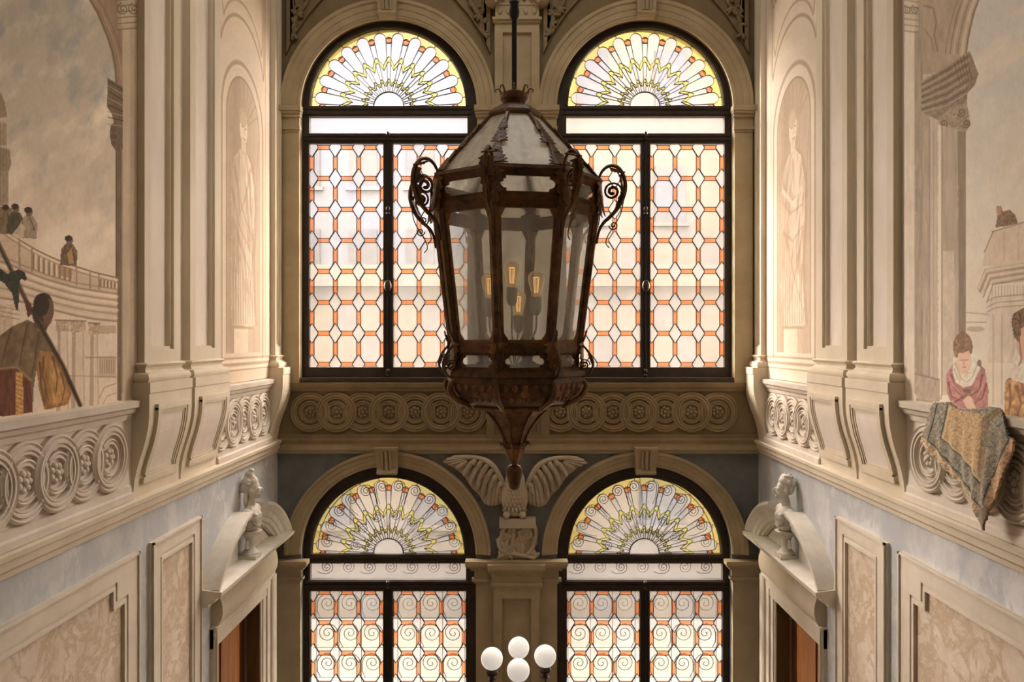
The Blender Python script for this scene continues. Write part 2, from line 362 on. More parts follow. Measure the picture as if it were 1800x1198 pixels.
# ------------------------------------------------------------------ stained glass windows
PM = {}
def window(num, c, g, rows, label_scroll):
    dy = .15; K = Q*(D+dy)/D
    def WK(u, v, p): return ((u-CX)*K, D-p, (CY-v)*K+Z0)
    root = empty('window_%d' % num, WK(c, g['vb'], -dy), kind='structure')
    vs, H, rf = g['vs'], g['half'], g['rf']
    gt, gb = g['cg']
    fan = [(c+rf*math.cos(PI*i/40), vs-rf*math.sin(PI*i/40)) for i in range(41)]
    oth = MB().prism(opening(c, vs, g['ro']+4, g['vb']+2), -.10, -.20, WK,
        [fan, rect(c-H, c+H, g['tr'][0], g['tr'][1]), rect(c-H-3, c+H+3, gt-4, gb+5)])
    oth.build('window_frame', M['frame'], root)
    # thin beads on the frame
    b = MB(); b.rev([(rf+1, -.06), (rf+4.5, -.06), (rf+4.5, -.1), (rf+1, -.1)], 40, lambda r, h, a: WK(c+r*math.cos(a), vs-r*math.sin(a), h-.02), 0, PI)
    b.build('fan_bead', M['frame'], root)
    tb = g['tr'][1]
    b = MB().prism(rect(c-H-8, c+H+8, tb+1, tb+5), -.08, -.12, WK).prism(rect(c-H-8, c+H+8, tb+8.5, tb+12), -.085, -.12, WK)
    b.prism(rect(c-H-8, c+H+8, vs+2, vs+6), -.085, -.12, WK).prism(rect(c-H-8, c+H+8, vs+10, vs+15), -.085, -.12, WK)
    b.build('transom_bar', M['frame'], root)
    def pane(name, poly, mat, parent, p=-.15, t=.006):
        if len(poly) < 3: return
        # drop repeated points
        q = [poly[0]]
        for z in poly[1:]:
            if abs(z[0]-q[-1][0])+abs(z[1]-q[-1][1]) > .05: q.append(z)
        if len(q) < 3: return
        mu = sum(z[0] for z in q)/len(q); mv = sum(z[1] for z in q)/len(q)
        key = (mat, t, tuple((round(z[0]-mu, 1), round(z[1]-mv, 1)) for z in q), round(K, 5))
        if key not in PM:
            PM[key] = MB().prism([(z[0]-mu, z[1]-mv) for z in q], 0, t, lambda u, v, w: (u*K, w, -v*K)).mesh(name, M[mat], fix=False)
        link(name, PM[key], parent, WK(mu, mv, p))
    def leads(polys, parent, w=1.0, skip=lambda a, b: False):
        seen = set(); mb = MB()
        for poly in polys:
            for i in range(len(poly)):
                a, e = poly[i-1], poly[i]
                ra, re = (round(a[0], 0), round(a[1], 0)), (round(e[0], 0), round(e[1], 0))
                k = tuple(sorted((ra, re)))
                if ra == re or k in seen or skip(a, e): continue
                seen.add(k)
                dx, dyy = e[0]-a[0], e[1]-a[1]; L_ = math.hypot(dx, dyy)
                if L_ < .3: continue
                nx, ny = -dyy/L_*w/2, dx/L_*w/2
                mb.prism([(a[0]+nx, a[1]+ny), (e[0]+nx, e[1]+ny), (e[0]-nx, e[1]-ny), (a[0]-nx, a[1]-ny)], -.142, -.162, WK)
        return mb.build('lead_came', M['lead'], parent, kind='stuff')
    # ---- fanlight
    fl = empty('fanlight', WK(c, vs, -.15)); fl.parent = root; fl.location = WL[fl]-WL[root]
    def P(r, a): return (c+r*math.cos(a), vs-r*math.sin(a))
    R15 = PI/12
    def ha(r): return (1.5+(r-26)/86*3.0)/r
    sc = rf/136
    def S(r): return r*sc
    polys = []; fine = MB()
    def fp(name, poly, mat, p=-.15, small=False):
        poly = clip(poly, 0, 1, vs)
        if len(poly) < 3: return
        polys.append(poly)
        if small: fine.prism(poly, p, p-.006, WK)
        else: pane(name, poly, mat, fl, p)
    for k in range(12):
        f = R15*(k+.5); hw = R15/2
        def B(r, s): return P(S(r), f+s*(hw-ha(r)))
        def C(r): return P(S(r), f)
        cap = []
        for i in range(9):
            a = PI*i/8; rr = 120+10.4*math.sin(a); off = 10.2*math.cos(a)
            ang = math.atan2(off, rr); cap.append(P(S(math.hypot(rr, off)), f+ang))
        fp('petal_pane', [B(85, -1), C(73), B(85, 1)]+cap, 'clear' if not label_scroll else 'cream')
        for s in (-1, 1):
            fp('zigzag_pane', [B(85, s), C(73), C(64), B(76, s)], 'yellow' if (k+(s > 0)) % 2 else 'green')
            fp('zigzag_small', [B(47, s), C(41), C(36), B(41, s)], 'green', small=True)
        fp('middle_pane', [B(76, -1), C(64), B(76, 1), B(47, 1), C(41), B(47, -1)], 'clear')
        fp('inner_pane', [B(41, -1), C(36), B(41, 1), B(27, 1), B(27, -1)], 'clear')
    for k in range(13):
        f = R15*k
        def E(r, s): return P(S(r), f+s*ha(r))
        fp('spoke_pane', [E(27, -1), E(76, -1), P(S(80), f), E(76, 1), E(27, 1)], 'clear')
        fp('spoke_tip_pane', [E(76, -1), P(S(80), f), E(76, 1), E(85, 1), P(S(89), f), E(85, -1)], 'green', small=True)
        fp('spoke_tip_pane', [E(41, -1), P(S(44), f), E(41, 1), E(47, 1), P(S(50), f), E(47, -1)], 'green', -.138, small=True)
        fp('spoke_end_pane', [E(85, -1), P(S(89), f), E(85, 1), E(112, 1), E(112, -1)], 'clear')
        left, right = [], []
        for i in range(5):
            a = PI/2*i/4; rr = 120+10.4*math.sin(a); off = 10.2*math.cos(a); ang = math.atan2(off, rr); r = S(math.hypot(rr, off))
            right.append(P(r, f+R15/2-ang)); left.append(P(r, f-R15/2+ang))
        rim = [P(rf-.5, f+R15/2-R15*i/6) for i in range(7)]
        fp('corner_pane', right+rim+left[::-1], 'yellow')
        fp('dot_pane', [(P(S(117.5), f)[0]+5.3*math.cos(PI*i/6), P(S(117.5), f)[1]+5.3*math.sin(PI*i/6)) for i in range(12)], 'orange', -.138)
    half = [P(S(26), PI*i/16) for i in range(17)]
    fp('sun_pane', half, 'clear')
    fine.build('small_zigzag_panes', M['green'], fl, kind='stuff')
    leads(polys, fl, .7)
    # ---- transom light
    pane('transom_pane', rect(c-H-1, c+H+1, g['tr'][0]-1, g['tr'][1]+1), 'clear', root)
    # ---- casements
    pu, pv = g['pu'], g['pv']; a_, b_ = pu/41, pv/54.4
    for sd in (-1, 1):
        u0, u1 = (c-H, c-8.5) if sd < 0 else (c+8.5, c+H)
        cs = MB().prism(rect(c-H-3, c-.6, gt-4, gb+5) if sd < 0 else rect(c+.6, c+H+3, gt-4, gb+5), -.11, -.18, WK, [rect(u0, u1, gt, gb)])
        cs.prism(rect(u0-2.5, u0, gt, gb), -.095, -.12, WK).prism(rect(u1, u1+2.5, gt, gb), -.095, -.12, WK)
        cas = cs.build('casement', M['frame'], root, loc=WK((u0+u1)/2, gb, -.15))
        mu = (u0+u1)/2; polys = []
        vend = gb if rows is None else gt+g['ru']+pv*rows
        def cp(name, poly, mat):
            poly = clip_rect(poly, u0-.5, u1+.5, gt-.5, vend+.5)
            if len(poly) < 3: return
            polys.append(poly); pane(name, poly, mat, cas)
        nr = 8 if rows is None else rows+1
        for r in range(nr):
            hv = gt+g['ru']+pv*r; cv = hv+pv/2
            for k in (-1, 0, 1):
                hu = mu+k*pu
                cp('orange_pane', [(hu+x*a_, hv+y*b_) for x, y in ((-10.7, -3.8), (10.7, -3.8), (9.5, 0), (10.7, 3.8), (-10.7, 3.8), (-9.5, 0))], 'orange')
                if r < nr-1: cp('octagon_pane', [(hu+x*a_, cv+y*b_) for x, y in ((-10.7, -23.4), (10.7, -23.4), (17, -13.4), (17, 13.4), (10.7, 23.4), (-10.7, 23.4), (-17, 13.4), (-17, -13.4))],
                                        'cream' if (r*3+k+num) % 4 else 'clear')
            for k in range(-2, 2):
                vu = mu+(k+.5)*pu
                cp('diamond_pane', [(vu+x*a_, hv+y*b_) for x, y in ((-11, 0), (0, -17.5), (11, 0), (0, 17.5))], 'clear')
                if r < nr-1: cp('orange_pane', [(vu+x*a_, cv+y*b_) for x, y in ((-3.5, -15.2), (0, -9.7), (3.5, -15.2), (3.5, 15.2), (0, 9.7), (-3.5, 15.2))], 'orange')
        if rows is not None: pane('bottom_pane', rect(u0-.5, u1+.5, vend, gb+.5), 'cream', cas)
        leads(polys, cas, .8)
    # ---- cremone bolt on the meeting stiles
    bolt = MB().tube([WK(c, gt-14, -.09), WK(c, gb+14, -.09)], .012, 8).build('window_bolt', M['rod'], root)
    for v in ([gt-12, gt+118, gt+250, gb+10] if rows is None else [gt-12]):
        MB().lathe([(.012, -.06), (.028, -.05), (.03, -.03), (.016, -.015), (.03, .01), (.028, .04), (.012, .06)], WK(c, v, -.085), 10).build('bolt_knob', M['bronze'], bolt)
    if rows is None:
        MB().ell(WK(c, gt+250, -.06), (.05, .03, .08), 10, 8).build('handle', M['bronze'], bolt)
        sill = MB().prism(rect(c-162, c+162, 663.5, 670), .03, -.3, BK).build('window_sill', M['frame'], root)
    return root, WK, K
for i in (0, 1): window(1+i, WC['u'][i], UPPER, None, False)
GRM = {}
for i in (0, 1):
    c = WC['l'][i]
    root, WK, K = window(3+i, c, LOWER, 4, True)
    near = ('halberd mural', 'seated girl mural')[i]
    gr = empty('iron_grille', WK(c, 1425, -.32), 'grey wrought iron scroll grille behind the lower window nearest the %s' % near, 'grille', 'scroll grilles outside the lower windows')
    def scroll_mesh(flip, h, w):
        key = (flip, h, w)
        if key not in GRM:
            f = -1 if flip else 1
            sp = spiral((0, 0), 1.5, w, -PI*.4, 2.2, 30)
            pts = sp + [(w*.98, h*.30), (w*.70, h*.50)]
            GRM[key] = MB().tube([(f*x*K, 0, -y*K) for x, y in pts], .0062, 5).mesh('scroll', M['iron'], fix=False, smooth=True)
        return GRM[key]
    for sd in (-1, 1):
        mu = c+sd*(8.5+LOWER['half'])/2
        for r in range(4):
            for k in (-1, 0, 1):
                link('scroll', scroll_mesh((r+k+sd) % 2 == 0, 50, 18.5), gr, WK(mu+k*40, 1037+3.5+53.3*(r+.5), -.32))
        for k in (-1.5, -.5, .5, 1.5):
            MB().tube([WK(mu+k*40, 1030, -.335), WK(mu+k*40, 1425, -.335)], .0045, 5).build('bar', M['iron'], gr)
        for r in range(1, 5):
            MB().tube([WK(mu-66, 1037+3.5+53.3*(r-1), -.335), WK(mu+66, 1037+3.5+53.3*(r-1), -.335)], .004, 5).build('bar', M['iron'], gr)
    for k in range(-3, 4):
        link('scroll', scroll_mesh(k % 2 == 0, 34, 12), gr, WK(c+k*38, 1002, -.32), (0, PI/2, 0))
    for k in range(12):
        a = PI/12*(k+.5)
        link('scroll', scroll_mesh(k % 2 == 0, 60, 11.5), gr, WK(c+114*math.cos(a), 972-114*math.sin(a), -.32), (0, PI/2-a, 0))
        if k % 2: link('scroll', scroll_mesh(k % 4 == 1, 40, 10), gr, WK(c+62*math.cos(a), 972-62*math.sin(a), -.32), (0, PI/2-a, 0))
    MB().tube([WK(c+130*math.cos(PI*j/30), 972-130*math.sin(PI*j/30), -.33) for j in range(31)], .008, 5).build('rim_bar', M['iron'], gr)

# ------------------------------------------------------------------ stone arches round the windows
def stone_arch(c, vs, ri, ro, top, foot, keyv, keyw, label, inner, group):
    t = empty('stone_arch', BK(c, foot, 0), label, 'arch', group)
    w = ro-ri
    prof = [(ri, 0), (ri, .035), (ri+w*.10, .05), (ri+w*.16, .045), (ri+w*.20, .055), (ri+w*.48, .06), (ri+w*.52, .07), (ri+w*.78, .08), (ri+w*.84, .10), (ri+w, .105), (ri+w, 0)]
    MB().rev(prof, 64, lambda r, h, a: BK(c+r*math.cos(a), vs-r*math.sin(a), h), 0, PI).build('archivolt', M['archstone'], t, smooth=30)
    # keystone: a scroll bracket tapering downwards
    k0, k1 = keyv
    zs = [(k1+1, .10), (k1-2, .16), (k1-7, .17), (k1-10, .15), ((k0+k1)/2, .17), (k0+4, .22), (k0+4, .24), (k0, .25), (k0, 0), (k1+1, 0)]
    mb = MB(); n = len(zs); vv = []
    for sgn in (-1, 1):
        for v, p in zs:
            wd = keyw*(0.82+.18*(k1-v)/(k1-k0)); vv.append(BK(c+sgn*wd, v, p))
    mb.add(vv, [tuple(range(n))[::-1], tuple(range(n, 2*n))]+[(i, (i+1) % n, n+(i+1) % n, n+i) for i in range(n)])
    key = mb.build('keystone', M['archstone'], t)
    for du in (-keyw*.35, 0, keyw*.35):
        MB().tube([BK(c+du, k0+5, .232), BK(c+du, (k0+k1)/2, .185), BK(c+du, k1-9, .165)], .014 if du else .02, 6).build('flute', M['archstone'], key, smooth=60)
    MB().tube([BK(c-keyw*.85, k1-4, .165), BK(c+keyw*.85, k1-4, .165)], .022, 8).build('roll', M['archstone'], key, smooth=60)
    return t
def impost(t, u0, u1, v0, v1, pr, over, name='impost'):
    """moulded capital: stepped boxes, widest at the top"""
    h = v1-v0; mb = MB()
    for f0, f1, o, p in ((0, .2, over, pr+.09), (.2, .3, over*.8, pr+.07), (.3, .42, over*.5, pr+.045), (.42, .78, over*.15, pr+.015), (.78, .9, over*.4, pr+.035), (.9, 1, over*.15, pr+.015)):
        mb.prism(rect(u0-o, u1+o, v0+h*f0, v0+h*f1), 0, p, BK)
    return mb.build(name, M['archstone'], t)
for i in (0, 1):
    near = ('halberd mural', 'seated girl mural')[i]
    c = WC['u'][i]
    t = stone_arch(c, 190, 154.5, 187.5, 0, 664, (-14, 35), 18.5, 'ochre stone arch round the upper window nearest the %s' % near, None, 'arches round the windows')
    for sd in (-1, 1):
        a0, a1 = (c-188, c-156) if sd < 0 else (c+156, c+188)
        MB().prism(rect(a0, a1, 232, 672), 0, .045, BK).build('jamb', M['archstone'], t)
        impost(t, a0, a1, 189, 234, .04, 5)
    c = WC['l'][i]
    t = stone_arch(c, 972, 153, 180, 0, 1464, (783, 831), 20, 'grey brown stone arch round the lower window nearest the %s' % near, None, 'arches round the windows')
# side piers of the lower windows and the central pier
for i, (a0, a1, lab) in enumerate(((489, 530, 'stone pier beside the lower window in the corner nearest the halberd mural'), (1286, 1332, 'stone pier beside the lower window in the corner nearest the seated girl mural'))):
    t = empty('pier', BK((a0+a1)/2, CY+Z0/Q, 0), lab, 'pier', 'piers between the lower windows')
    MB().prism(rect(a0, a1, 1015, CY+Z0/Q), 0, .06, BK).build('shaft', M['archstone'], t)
    impost(t, a0, a1, 981, 1019, .06, 14, 'capital')
t = empty('pier', BK(908, CY+Z0/Q, 0), 'wide stone pier between the two lower windows behind the globe lamp', 'pier', 'piers between the lower windows')
MB().prism(rect(837, 979, 1015, CY+Z0/Q), 0, .06, BK).build('shaft', M['archstone'], t)
impost(t, 837, 979, 981, 1022, .07, 18, 'capital')
MB().prism(rect(868, 948, 1020, CY+Z0/Q), .05, .15, BK, [rect(883, 933, 1045, CY+Z0/Q-30)]).build('pilaster', M['archstone'], t)
MB().prism(rect(883, 933, 1045, CY+Z0/Q-30), .05, .095, BK).build('panel', M['archstone'], t)
impost(t, 866, 950, 984, 1026, .15, 8, 'capital')
# upper central pilaster
t = empty('pilaster', BK(908.5, 672, 0), 'ochre stone pilaster with scrolled capital between the two upper windows behind the lantern', 'pilaster')
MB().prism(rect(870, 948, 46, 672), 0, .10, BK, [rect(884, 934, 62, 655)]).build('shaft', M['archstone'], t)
MB().prism(rect(884, 934, 62, 655), 0, .06, BK).build('panel', M['archstone'], t)
b = MB().prism(rect(866, 952, 38, 42), 0, .16, BK).prism(rect(868, 950, 42, 46), 0, .13, BK)
b.build('astragal', M['archstone'], t)
cap = MB().prism(rect(871, 947, 16, 38), 0, .12, BK).prism(rect(860, 958, -34, -14), 0, .2, BK).prism(rect(866, 952, -14, 16), 0, .13, BK).build('capital', M['archstone'], t)
for u in (866, 952):
    f = 1 if u < 900 else -1
    MB().tube([BK(x, y, .20-.0*j) for j, (x, y) in enumerate(spiral((u, 3), 2, 13.5, 0 if f > 0 else PI, 2.2*f, 40))], .022, 6).build('volute', M['archstone'], cap, smooth=60)
    MB().rev([(0, .19), (14, .17), (14, 0), (0, 0)], 24, lambda r, h, a: BK(u+r*math.cos(a), 3+r*math.sin(a), h)).build('volute_disc', M['archstone'], cap)
for k in range(5):
    MB().ell(BK(885+k*12, 1, .14), (.035, .04, .07), 8, 6).build('egg', M['archstone'], cap, smooth=60)
for k in range(5):
    MB().ell(BK(879+k*15, 27, .12), (.03, .025, .045), 8, 6).build('rosette', M['archstone'], cap, smooth=60)
# spandrel panels above the upper arches
def spandrel(u0, u1, f, label):
    """triangular framed panel with leaf scrolls; f=+1 when the square corner is on the outside left"""
    t = empty('spandrel_relief', BK((u0+u1)/2, 90, 0), label, 'relief', 'leaf reliefs above the upper arches')
    a = u0 if f > 0 else u1; e = u1 if f > 0 else u0
    tri = [(a, -60), (e, -60), (a+(e-a)*.80, -6), (a+(e-a)*.45, 28), (a+(e-a)*.18, 62), (a, 95)]
    cx_, cy_ = sum(x for x, y in tri)/6, sum(y for x, y in tri)/6
    inn = [(cx_+(x-cx_)*.80, cy_+(y-cy_)*.84) for x, y in tri]
    inn2 = [(cx_+(x-cx_)*.72, cy_+(y-cy_)*.78) for x, y in tri]
    MB().prism(tri, 0, .012, BK).build('ground', M['ochre'], t)
    MB().prism(tri, -.01, .05, BK, [inn]).build('panel_frame', M['ochre'], t)
    MB().prism(inn, -.01, .03, BK, [inn2]).build('inner_bead', M['ochre'], t)
    pts = [(a+(e-a)*.14, 62), (a+(e-a)*.16, 44), (a+(e-a)*.22, 28), (a+(e-a)*.34, 16), (a+(e-a)*.42, 2), (a+(e-a)*.36, -14)]
    MB().tube([BK(x, y, .03) for x, y in [tuple(v[:2]) for v in smooth_pts([(x, y, 0) for x, y in pts])]], .03, 6).build('stem', M['ochre'], t, smooth=60)
    rnd = random.Random(int(u0))
    for k, (x, y) in enumerate(pts):
        for q in range(3):
            an = rnd.uniform(0, 2*PI)
            MB().ell(BK(x+math.cos(an)*5, y+math.sin(an)*5, .04), (.05, .03, .05), 8, 5, Matrix.Rotation(an, 3, 'Y') @ Matrix.Diagonal((1.3, 1, .5))).build('leaf', M['ochre'], t, smooth=60)
    MB().tube([BK(x, y, .05) for x, y in spiral((a+(e-a)*.22, 20), 2, 9, 0, 1.5, 18)], .018, 6).build('curl', M['ochre'], t, smooth=60)
spandrel(505, 590, 1, 'leaf scroll relief at the top corner nearest the halberd mural')
spandrel(778, 862, -1, 'leaf scroll relief beside the scrolled capital on its halberd mural side')
spandrel(955, 1040, 1, 'leaf scroll relief beside the scrolled capital on its seated girl side')
spandrel(1228, 1314, -1, 'leaf scroll relief at the top corner nearest the seated girl mural')

# ------------------------------------------------------------------ guilloche friezes and cornices
def ring_mesh(m='relief'):
    mb = MB()
    def mp(r, h, a): return (r*math.cos(a), -h, r*math.sin(a))
    mb.rev([(.268, -.01), (.265, .022), (.250, .034), (.238, .022), (.232, .022), (.222, .036), (.206, .036), (.198, .022), (.190, .03), (.178, .03), (.172, -.01)], 48, mp)
    return mb.mesh('ring', M[m], fix=False, smooth=30)
def ring_in_mesh(m='relief'):
    mb = MB()
    def mp(r, h, a): return (r*math.cos(a), -h, r*math.sin(a))
    mb.rev([(.150, -.01), (.148, .025), (.137, .032), (.126, .018), (.118, .026), (.105, .026), (.098, -.01)], 40, mp)
    return mb.mesh('inner_ring', M[m], fix=False, smooth=30)
def rosette_mesh(m='relief'):
    mb = MB().ell((0, -.012, 0), (.028, .03, .028), 10, 6)
    for k in range(7):
        a = 2*PI*k/7; mb.ell((.052*math.cos(a), -.006, .052*math.sin(a)), (.026, .024, .026), 8, 5)
    return mb.mesh('rosette', M[m], fix=False, smooth=60)
RM = tuple(f_('grisaille') for f_ in (ring_mesh, ring_in_mesh, rosette_mesh))
RO = tuple(f_('ringochre') for f_ in (ring_mesh, ring_in_mesh, rosette_mesh))
def guilloche(parent, spots, rot):
    RM_ = RM if rot else RO
    for k, l in enumerate(spots):
        d = .008 if k % 2 else 0
        off = Vector((0, -d, 0)); off.rotate(Matrix.Rotation(rot, 3, 'Z'))
        r = link('ring', RM_[0], parent, Vector(l)+off, (0, 0, rot))
        for me, nm in ((RM_[1], 'inner_ring'), (RM_[2], 'rosette')):
            link(nm, me, parent, Vector(l), (0, 0, rot))
x0, x1 = -XW[-1], XW[1]
def bkz(v): return (CY-v)*Q
fz = empty('trim_1', BK(908, 780, 0), kind='structure')
MB().prism([(0, bkz(687)), (.045, bkz(687)), (.05, bkz(682)), (.07, bkz(680)), (.08, bkz(672)), (0, bkz(672))], x0, x1, BKM).build('upper_moulding', M['ochre'], fz)
MB().prism([(0, bkz(779)), (.085, bkz(779)), (.085, bkz(772)), (.06, bkz(769)), (.06, bkz(763)), (0, bkz(763))], x0, x1, BKM).build('lower_moulding', M['ochre'], fz)
MB().prism([(-.01, bkz(796)), (.05, bkz(796)), (.055, bkz(791)), (.09, bkz(789)), (.10, bkz(781)), (.11, bkz(779)), (-.01, bkz(779))], x0, x1, BKM).build('cornice', M['archstone'], fz)
MB().prism(rect(855, 966, 687, 778), 0, .065, BK, [rect(870, 951, 700, 766)]).build('die_block', M['ochre'], fz)
MB().prism(rect(870, 951, 700, 766), 0, .04, BK, [rect(877, 944, 706, 760)]).build('die_bead', M['ochre'], fz)
guilloche(fz, [BK(546+46*k, 724, 0) for k in range(7)], 0)
guilloche(fz, [BK(985+46*k, 724, 0) for k in range(7)], 0)
for n_, s in ((2, -1), (3, 1)):
    fz = empty('trim_%d' % n_, SD(s)(7, -1.45, 0), kind='structure')
    MB().prism([(-.01, -1.455), (.03, -1.455), (.035, -1.42), (.055, -1.40), (.06, -1.345), (.08, -1.335), (.085, -1.30), (-.01, -1.29)], YB, D, SDM(s)).build('cornice', M['stone'], fz)
    for (a, e) in ((YB, 6.24), (8.02, 9.80)):
        MB().prism([(0, -.64), (.02, -.64), (.025, -.60), (.05, -.585), (.06, -.555), (.085, -.54), (.09, -.49), (0, -.48)], a, e, SDM(s)).build('upper_moulding', M['grisaille'], fz)
        MB().prism([(0, -1.29), (.04, -1.29), (.04, -1.24), (.025, -1.225), (.02, -1.18), (0, -1.17)], a, e, SDM(s)).build('lower_moulding', M['grisaille'], fz)
    guilloche(fz, [SD(s)(y, -.905, 0) for y in [4.555-.34*3+.34*k for k in range(8)]], -s*PI/2 if False else (PI/2 if s < 0 else -PI/2))
    guilloche(fz, [SD(s)(y, -.915, 0) for y in [8.15+.338*k for k in range(5)]], PI/2 if s < 0 else -PI/2)
# ------------------------------------------------------------------ side walls: pilasters, consoles, panels, doors
NEAR = {-1: 'halberd mural', 1: 'seated girl mural'}
def pilaster(s, y0, y1, label, top=True):
    S_ = SD(s)
    t = empty('pilaster', S_((y0+y1)/2, -.345, 0), label, 'pilaster', 'pilasters on the side walls')
    w = y1-y0; a, e = y0+w*.165, y1-w*.20
    MB().prism(rect(y0, y1, -.19, 5.2), 0, .074, S_, [rect(a, e, -.075, 4.9)]).build('shaft', M['stone'], t)
    MB().prism(rect(a, e, -.075, 4.9), 0, .010, S_).build('panel', M['panelstone'], t)
    b = MB().prism(rect(a, a+.022, -.06, 4.9), .005, .050, S_).prism(rect(e-.022, e, -.06, 4.9), .005, .050, S_).prism(rect(a, e, -.075, -.05), .005, .050, S_)
    b.build('panel_bead', M['stone'], t)
    base = MB()
    prof = [(.074, -.185), (.10, -.19), (.11, -.20), (.10, -.215), (.085, -.225), (.083, -.245), (.10, -.268), (.128, -.275), (.142, -.30), (.142, -.325), (.128, -.345)]
    # moulded base with returns on the narrow ends
    rings = [[S_(y0-(p-.074), z, 0), S_(y0-(p-.074), z, p), S_(y1+(p-.074), z, p), S_(y1+(p-.074), z, 0)] for p, z in prof]
    n = len(rings)
    base.add([v for r in rings for v in r], [(0, 1, 2, 3), tuple(4*(n-1)+i for i in (3, 2, 1, 0))]+[(i*4+k, i*4+(k+1) % 4, (i+1)*4+(k+1) % 4, (i+1)*4+k) for i in range(n-1) for k in range(4)])
    base.build('base', M['stone'], t, smooth=35)
    cap = MB().prism(rect(y0-.03, y1+.03, 5.2, 5.6), 0, .14, S_).build('capital', M['stone'], t)
    return t
CONS = [(.155, -.345), (.155, -.43), (.148, -.44), (.148, -.60), (.140, -.70), (.125, -.78), (.100, -.88), (.070, -.97), (.045, -1.06), (.028, -1.14), (.018, -1.22), (.014, -1.30), (.014, -1.345)]
def console(s, y0, y1, label, panel=True, out=.0, k=1.0):
    S_ = SD(s)
    t = empty('console', S_((y0+y1)/2, -1.345, 0), label, 'console', 'consoles under the pilasters')
    prof = [(0, -.345)]+[(p*k+out, z) for p, z in CONS]+[(0, -1.345)]
    MB().prism(prof, y0, y1, SDM(s)).build('body', M['stone'], t)
    if panel:
        # sunk panel with stepped frames following the curve
        def cp(z):
            for (p0, z0), (p1, z1) in zip(CONS, CONS[1:]):
                if z1 <= z <= z0 and z0 > z1: return (p0+(p1-p0)*(z0-z)/(z0-z1))*k+out
            return .014
        zs = [-.56-.60*i/14 for i in range(15)]
        for nm, i0, i1, h in (('outer_frame', 0, .05, .030), ('middle_frame', .04, .075, .022), ('inner_frame', .065, .10, .012)):
            for (ya, yb) in ((y0+.10+i0, y0+.10+i1), (y1-.10-i1, y1-.10-i0)):
                z2 = [z for z in zs if -.56-i0*.0 >= z >= -1.16+.0]
                pr = [(cp(z)-.005, z) for z in z2]+[(cp(z)+h, z) for z in z2[::-1]]
                MB().prism(pr, ya, yb, SDM(s)).build(nm, M['stone'], t)
            for (za, zb) in ((-.56-i1+.03, -.56-i0+.03), (-1.19+i0, -1.19+i1)):
                z2 = [zb+(za-zb)*i/4 for i in range(5)]
                pr = [(cp(z)-.005, z) for z in z2]+[(cp(z)+h, z) for z in z2[::-1]]
                MB().prism(pr, y0+.10+i0, y1-.10-i0, SDM(s)).build(nm, M['stone'], t)
        pr = [(cp(z)-.005, z) for z in zs]+[(cp(z)+.006, z) for z in zs[::-1]]
        MB().prism(pr, y0+.18, y1-.18, SDM(s)).build('panel', M['panelstone'], t)
    return t
for s in (-1, 1):
    nr = NEAR[s]
    pilaster(s, 6.352, 7.03, 'tall cream pilaster with sunk panel directly beside the %s' % nr)
    pilaster(s, 7.24, 7.978, 'tall cream pilaster beside the statue niche, second from the %s' % nr)
    pilaster(s, 9.797, 10.06, 'narrow cream corner pilaster on the %s wall beside the upper window' % nr.replace(' mural', ''))
    console(s, 6.28, 7.10, 'curved panelled console under the pilaster directly beside the %s' % nr)
    console(s, 7.17, 8.04, 'curved panelled console under the second pilaster from the %s' % nr)
    console(s, 9.74, 10.09, 'narrow curved console in the window corner on the %s wall' % nr.replace(' mural', ''), False, .0, 1.25)

def panel(s, outer, cuts, label, group=None):
    """marble panel in a moulded stone frame; outer/inner are (y,z) polygons"""
    S_ = SD(s)
    y = [p[0] for p in outer]
    t = empty('marble_panel', S_((min(y)+max(y))/2, -6.3, 0), label, 'wall panel', 'breccia panels in stone frames')
    MB().prism(outer, 0, .035, S_, [cuts[0]]).build('frame', M['dado'], t)
    MB().prism(cuts[0], 0, .022, S_, [cuts[1]]).build('inner_moulding', M['dado'], t)
    MB().prism(cuts[1], 0, .034, S_, [cuts[2]]).build('bead', M['dado'], t)
    MB().prism(cuts[2], 0, .008, S_).build('marble', M['breccia'], t)
    # raised outer edge bead
    b = MB()
    cy_ = sum(p[0] for p in outer)/len(outer)
    z1 = max(p[1] for p in outer); a, e = min(y), max(y); z0 = min(p[1] for p in outer)
    b.prism(rect(a, e, z1-.02, z1), .03, .05, S_).prism(rect(a, a+.02, z0, z1), .03, .05, S_).prism(rect(e-.02, e, z0, z1), .03, .05, S_)
    b.build('edge_bead', M['dado'], t)
def notched(y0, y1, z0, z1, ny, nz):
    return [(y0, z0), (y1, z0), (y1, z1-nz), (y1-ny, z1-nz), (y1-ny, z1), (y0+ny, z1), (y0+ny, z1-nz), (y0, z1-nz)]
for s in (-1, 1):
    nr = NEAR[s]
    panel(s, rect(6.572, 7.587, -6.3, -1.733), [rect(6.72, 7.44, -6.15, -1.868), rect(6.746, 7.412, -6.12, -1.90), rect(6.775, 7.385, -6.09, -1.935)],
          'narrow peach marble panel between the notched panel and the door on the %s wall' % nr.replace(' mural', ''))
    panel(s, rect(2.2, 6.337, -6.3, -1.737), [notched(2.4, 6.165, -6.1, -1.885, .17, .15), notched(2.42, 6.14, -6.08, -1.91, .17, .15), notched(2.445, 6.11, -6.05, -1.94, .17, .15)],
          'large notched peach marble panel under the %s' % nr)

